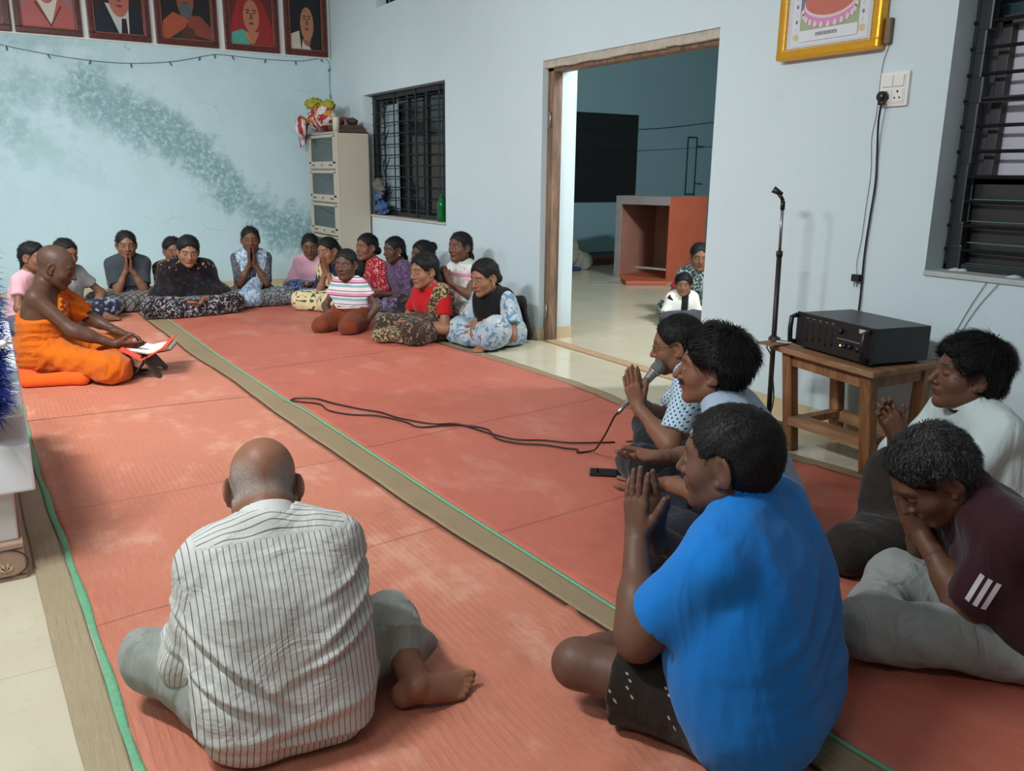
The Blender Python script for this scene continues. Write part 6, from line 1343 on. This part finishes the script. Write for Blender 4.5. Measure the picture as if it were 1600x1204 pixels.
# woman in red blouse and brown sari
def redsari(T, r):
    def pp(n): return n.step(n.noise(n.co(), 42, 2, .5, 1.5), .5, .56)
    fm = cloth('brown_sari_border', SB(66, 44, 34), SB(170, 150, 110), pp, fold=.006)
    P = torso(T, .030)+neckcut(T, .060); nn = nrm((.80, 0, .55))
    garment(T, 'sari_fall', P, .008, fm, r, .007, 26, 4, (1, 1, .3), lambda Pt: np.maximum(abs(Pt@nrm((1, 0, .12))+.115)-.052, .16-Pt[:, 2]))
    garment(T, 'sari_pleats', [cone((-.10, .40, .06), (.16, .44, .04), .055, .05, .03), cone((.0, .30, .08), (.05, .50, .04), .07, .045, .04)], .008, fm, r, .008, 30, 5)
    for n in 'RL': bangle(T, r, n)
def darksari(n):
    return n.step(n.noise(n.co(), 26, 3, .6, 1.5), .54, .62)
T, r, L = woman('woman in a bright red blouse and brown printed sari in front of the group', (2.853, 5.742), (-.97, -.20), 0.729, SKL, 'lap', (0, 8, 0), 1.08, cloth('red_blouse', SB(178, 20, 28)), cloth('brown_sari', SB(54, 38, 32), SB(140, 124, 92), darksari, fold=.007), ('braid', FALL), dup=redsari, sleeve=.62, bg=.036, hvol=.006, vox=.008, hem=.26, width=.95, hands=(.36, .18), g=.010, armf=.95, legs='narrow')
m = MB()
# girl in white dress
def dress(n):
    s = n.sep(n.co()); v = n.math('FRACT', n.math('MULTIPLY', s[2], 3.0)); c = n.ramp(v, [(0, SB(206, 204, 196)), (.30, SB(206, 130, 156)), (.38, SB(208, 206, 200)), (.60, SB(168, 190, 180)), (.78, SB(208, 206, 200))], True)
    return n.mix(n.step(n.noise(n.co(), 30, 2), .56, .62), c, SB(200, 170, 172))
T, r, L = woman('girl in a sleeveless white and pink dress with a ponytail, palms joined', (3.173, 5.886), (-.95, -.30), 0.795, SKD, 'pray', (0, 0, 0), .98, cloth('white_dress', SB(208, 206, 198), None, dress, fold=.006), cloth('white_dress_skirt', SB(208, 206, 198), None, dress, fold=.008), ('pony', FALL), legs='stand', lg=dict(hipz=.24, kR=(.10, .18, .07), kL=(-.10, .18, .07), aR=(.10, -.2, .05), aL=(-.10, -.2, .05)), se=.78, bust=0, sleeve=.12, vox=.008, eyes='open', hem=.10, g=.02, width=.84, tl=.98, armf=.85, lean=2, curve=3, hands=(.26, .50), bg=.04)
# woman in black dupatta, blue floral dress
BF = fl(SB(158, 172, 184), SB(96, 124, 150), 13, .52, .58, third=SB(196, 182, 160))
def bdup(T, r):
    P = torso(T, .028)+neckcut(T, .064); bm = cloth('black_dupatta', SB(18, 17, 19))
    garment(T, 'dupatta', P, .008, bm, r, .006, 26, 8, (1, 1, .4), lambda Pt: np.maximum(.14-Pt[:, 2], np.abs(Pt[:, 0]-.0)-.135+.0*Pt[:, 2]))
    garment(T, 'dupatta_end', [cone(T['N']+V3(-.02, -.07, -.06), (-.08, -.12, .28), .055, .055, .06, fl=(nrm((.2, 1, 0)), 1.5)), cone((-.08, -.12, .28), (-.13, -.16, .05), .05, .05, .06, fl=(nrm((.2, 1, 0)), 1.6))], .008, bm, r, .006, 30, 4)
    m = MB(); H, R, h = T['H'], T['Rh'], T['HS']; c = H+R@(V3(-.083, .002, -.045)*h); m.lathe(tuple(c), [(.001, -.006), (.006, 0), (.001, .006)], 10); m.build('earring', flat('earring', (.7, .65, .55), .3, .5, .4), r)
T, r, L = woman('woman in a black dupatta and pale blue floral dress nearest the doorway, hands clasped', (3.171, 5.328), (-.96, -.30), 0.736, SKL, lambda L: {'L': dict(w=(-.05, .33, .22), d=(.35, .75, -.6), n=(.8, -.2, -.3), pole=(-1, -.4, -.6), curl=26), 'R': dict(w=(.03, .36, .22), d=(-.35, .75, -.6), n=(-.8, -.2, -.3), pole=(1, -.4, -.6), curl=26)}, (-2, 14, 0), 1.08, BF, BF, ('bun', LOWBUN), dup=bdup, sleeve=.66, ge=.03, vox=.008, lean=12, curve=9, bg=.034, eyes='open', hvol=.004, lg=dict(kL=(-.26, .36, .20), kR=(.30, .30, .12), aL=(-.16, .42, .05), fL=(-.3, 1, 0), aR=(.0, .36, .05), fR=(-.9, .3, 0)), feet='L')
# child and woman beyond the doorway
woman('woman in a red blouse and green printed sari half hidden beyond the doorway edge', (5.43, 5.66, .002), (-.6, -.8), .78, SKM, 'lap', (0, 10, 0), 1.0, cloth('rose_blouse', SB(150, 30, 46)), fl(SB(52, 62, 62), SB(140, 150, 144), 24), ('bun', LOWBUN), dup=lambda T, r: sash(T, 'sari_fall', fl(SB(52, 62, 62), SB(140, 150, 144), 24), r, .009, (-.5, 0, .86), .33, .16, g=.03, zlo=.1), hvol=.004)
def shirtopen(T, r):
    P = torso(T, .020)
    for n in 'RL': P += arm(T, n, .014, 0, .9, .03, .015, cap=True)
    P += neckcut(T, .075)
    garment(T, 'open_shirt', P, .006, cloth('white_kid_shirt', SB(214, 212, 204)), r, .004, 30, 4, (1, 1, .5), lambda Pt: np.maximum(.05-Pt[:, 2], (.030-np.abs(Pt[:, 0]))*(Pt[:, 1] > .02)-1*(Pt[:, 1] <= .02)))
woman('small child in an open white shirt over a black vest beyond the doorway', (5.001, 5.397, 0.002), (-.35, -1), 0.466, SKM, 'lap', (-28, 4, 0), .80, cloth('black_vest', SB(22, 22, 24)), cloth('kid_trousers', SB(60, 60, 66)), ('short', None), dup=shirtopen, bust=0, sleeve=.1, vox=.007, eyes='open', se=.56, hvol=.008, width=1.1, front=.052, sides=-.012, hem=.05)
print('people', _t.time()-T0)
# ---------------------------------------------------------------- things on the mats
# cushion, book stand, book
o = lump('floor_cushion', [cone((.10, 5.46, .045), (.10, 5.82, .045), .045, .045, .02, fl=((0, 0, 1), 1.05)), cone((.36, 5.36, .045), (.40, 5.80, .045), .045, .045, .02, fl=((0, 0, 1), 1.05)), cone((.10, 5.44, .045), (.36, 5.38, .045), .044, .044, .03, fl=((0, 0, 1), 1.02)), cone((.10, 5.60, .05), (.36, 5.56, .05), .048, .048, .08), cone((.10, 5.74, .05), (.36, 5.70, .05), .048, .048, .08)], .008, cloth('orange_cushion', SB(232, 92, 24), fold=.004), 'flat orange cushion the monk sits on', 'cushion', .004, 16, 3, zmin=.012)
BW = woodmat('dark_stand_wood', SB(44, 26, 22), SB(66, 42, 36), .5)
st = empty('book_stand', (.76, 5.44, .013), 0, 'dark carved wooden folding book stand on the mat in front of the monk', 'book stand')
u = Vector((1, -.34, 0)).normalized(); v = Vector((.34, 1, 0)).normalized(); Rb = Matrix((u, v, up)).transposed(); o0 = Vector((.745, 5.47, .013))
def folded(name, ang, mat, par):
    """slab tilted about the v axis, crossing at mid-height, with two feet cut by an arch"""
    m = MB(); ca, sa = math.cos(ang), math.sin(ang); w, t = .15, .008; prof = [(-.13, -w), (-.13, -w*.55), (-.10, -w*.45), (-.07, 0), (-.10, w*.45), (-.13, w*.55), (-.13, w), (.03, w), (.035, 0), (.03, -w)]
    vs = []
    for s in (-t/2, t/2):
        for (h, yy) in prof: vs.append(Rb @ Vector((h*ca-s*sa, yy, .105+h*sa+s*ca))+o0)
    n = len(prof); m.add(vs, [tuple(range(n))[::-1], tuple(range(n, 2*n))]+[(i, (i+1) % n, n+(i+1) % n, n+i) for i in range(n)]); return pinv(m.build(name, mat), par)
folded('stand_leaf', math.radians(52), BW, st); folded('stand_leaf', math.radians(128), BW, st)
oc = MB(); OC = cloth('orange_book_cloth', SB(238, 70, 30), fold=.003)
def bslab(m, lo, hi, tilt, b=.002, off=(0, 0, 0)):
    R_ = Rb @ Matrix.Rotation(tilt, 3, 'Y'); m.bbox(lo, hi, b, 0, R_, o0+Rb @ Vector(off))
bslab(oc, (-.14, -.17, .0), (.0, .13, .006), math.radians(32), off=(-.005, -.02, .112)); bslab(oc, (.0, -.17, .0), (.16, .19, .006), math.radians(-30), off=(.0, .02, .112))
tag(oc.build('book_cloth', OC), 'bright orange cloth spread over the book stand under the open book', 'cloth')
bk = empty('open_book', tuple(o0+Vector((0, 0, .13))), 0, 'thick open book with white pages on the orange cloth of the stand', 'book'); PG = flat('pages', SB(232, 230, 222), .7, var=.02)
m = MB(); bslab(m, (-.13, -.10, .006), (.0, .11, .022), math.radians(12), off=(.02, .0, .135)); bslab(m, (.0, -.10, .006), (.13, .11, .026), math.radians(-10), off=(.02, .0, .135)); pinv(m.build('page_block', PG), bk)
m = MB(); bslab(m, (-.135, -.105, .0), (.0, .115, .006), math.radians(12), off=(.02, .0, .134)); bslab(m, (.0, -.105, .0), (.135, .115, .006), math.radians(-10), off=(.02, .0, .134)); pinv(m.build('cover', flat('cover_grey', SB(120, 110, 96), .6)), bk)
m = MB(); m.bbox((-.075, -.036, 0), (.075, .036, .009), .004, 0, Rb, (.515, 5.62, .205)); o = tag(m.build('mobile_phone', BLK), 'black mobile phone lying in the lap of the monk', 'phone')
m = MB(); Rp = Matrix.Rotation(math.radians(-38), 3, 'Z'); m.bbox((-.075, -.037, 0), (.075, .037, .009), .004, 0, Rp, (2.085, 2.625, .016)); m2_ = m.build('phone_body', BLK); ph = empty('mobile_phone', (2.085, 2.625, .016), 0, 'black mobile phone on the red mat by the man in glasses', 'phone'); pinv(m2_, ph)
m = MB(); m.bbox((-.070, -.033, .009), (.070, .033, .0098), .0006, 0, Rp, (2.085, 2.625, .016)); pinv(m.build('screen', flat('screen', (.004, .004, .005), .05, .6, var=0)), ph)
# yellow packet by the child
lump('snack_packet', [ell((4.83, 5.28, .03), (.05, .07, .03)), ell((4.80, 5.20, .02), (.03, .05, .02))], .006, flat('yellow_packet', SB(196, 186, 70), .4, var=.35, ns=30), 'small yellow crumpled packet on the floor beside the child', 'packet', .01, 60, 3, zmin=.003)
# ---- inner room
IB = empty('wooden_cabinet', (6.9, 8.0, 0), 0, 'open orange and brown wooden cabinet lying in the room beyond the doorway', 'cabinet')
pA, pB = Vector((6.61, 8.35, 0)), Vector((6.84, 7.62, 0)); uu = (pB-pA).normalized(); vv = Vector((-uu.y, uu.x, 0)); vv = vv if vv.x > 0 else -vv; Wd = (pB-pA).length; Dp, Ht = .85, .99; Rc = Matrix((uu, vv, up)).transposed()
BR = flat('cabinet_brown', SB(164, 116, 100), .6, var=.25, ns=5); ORG = flat('cabinet_orange', SB(186, 94, 66), .55, var=.15, ns=4, bump=.002); WE = flat('pale_edge', SB(150, 142, 142), .6, var=.2)
def cb(name, lo, hi, mat, b=.004): m = MB(); m.bbox(lo, hi, b, 0, Rc, pA); return pinv(m.build(name, mat), IB)
cb('side_panel', (Wd-.03, 0, .02), (Wd, Dp, Ht), ORG); cb('back_panel', (.03, Dp-.02, .02), (Wd-.03, Dp, Ht), BR); cb('inner_panel', (.03, .02, .02), (.05, Dp-.02, Ht-.03), BR); cb('side_panel', (0, 0, .0), (.03, Dp, Ht), WE); cb('top_panel', (0, 0, Ht-.03), (Wd-.03, Dp, Ht), WE); cb('bottom_panel', (0, 0, .0), (Wd, Dp, .03), ORG)
cb('face_edge', (-.005, -.012, .0), (.075, .01, Ht), WE); cb('face_edge', (.075, -.012, Ht-.10), (Wd-.02, .01, Ht), WE); cb('shelf_batten', (.30, .0, .13), (Wd-.03, .03, .155), flat('pale_batten', SB(170, 160, 158), .6))
m = MB(); m.bbox((6.50, 7.50, 0), (6.95, 7.86, .05), .01, 0, Matrix.Rotation(-.6, 3, 'Z'), (1.35, 5.15-.03, 0)) if False else m.bbox((-.24, -.17, .0), (.24, .17, .045), .012, 0, Matrix.Rotation(-.5, 3, 'Z'), (6.50, 7.66, .0)); tag(m.build('loose_panel', ORG), 'loose orange wooden panel on the floor in front of the open cabinet', 'panel')
m = MB(); m.bbox((6.9, 9.55, 0), (8.3, 10.05, .10), .02); tag(m.build('rolled_mat', flat('rust_mat', SB(92, 56, 46), .8, var=.25, ns=9, bump=.01, bs=8)), 'low rust brown folded mat along the wall of the far room', 'mat')
m = MB(); m.tube([(5.95, 7.95, .008), (6.35, 7.75, .012), (6.30, 7.68, .012)], .008, 6); tag(m.build('white_stick', flat('stick', SB(186, 180, 176), .6)), 'thin white stick lying on the floor beside the loose orange panel', 'stick')
lump('grey_sack', [cone((6.62, 9.35, .12), (6.60, 9.42, .52), .20, .07, .05), cone((6.78, 9.25, .08), (6.60, 9.4, .2), .14, .12, .06)], .014, flat('sack_grey', SB(132, 128, 116), .7, var=.3, ns=9), 'grey woven sack slumped beside the doorway in the far room', 'sack', .03, 20, 6, zmin=.002)
m = MB(); m.bbox((6.55, 9.50, 0), (6.61, 9.56, .82), .004); m.bbox((6.50, 9.50, .45), (6.62, 9.54, .80), .004); tag(m.build('wooden_post', flat('post', SB(128, 100, 76), .7, var=.25)), 'brown wooden board standing behind the grey sack', 'post')
m = MB(); m.bbox((6.20, 9.05, .0), (6.62, 9.25, .05), .02); tag(m.build('blue_bundle', flat('blue_cloth', SB(30, 60, 90), .8, var=.3)), 'flat blue folded cloth on the floor below the grey sack', 'cloth')
br = empty('wall_bracket', (9.73, 10.44, 1.4), 0, 'tall thin black rectangular rod bracket fixed on the far room wall', 'bracket'); RD = flat('rod_blue_black', SB(20, 44, 58), .5)
m = MB()
for a_, b_ in (((9.64, .92), (9.64, 1.83)), ((9.64, 1.83), (9.83, 1.83)), ((9.83, 1.83), (9.83, .92)), ((9.64, .95), (9.83, .95))): m.tube([(a_[0], 10.432, a_[1]), (b_[0], 10.432, b_[1])], .010, 6)
pinv(m.build('rod_frame', RD), br)
for z in (1.70, 1.12): m = MB(); m.tube([(9.83, 10.432, z), (9.98, 10.42, z-.01)], .008, 6); pinv(m.build('peg', RD), br)
for k, (z0, z1, rr) in enumerate(((1.90, 2.08, .006), (1.58, 1.70, .0035))):
    m = MB(); m.tube(catmull([(6.6, 10.44, z0), (8.0, 10.44, z0-.01+k*.01), (9.0, 10.44, z0+.04), (10.2, 10.44, z1)], 8), rr, 5); tag(m.build('sagging_wire', RD), ['dark wire crossing the upper wall of the far room', 'fainter lower wire crossing the far room wall at mid window height'][k], 'wire')
print('done', _t.time()-T0)
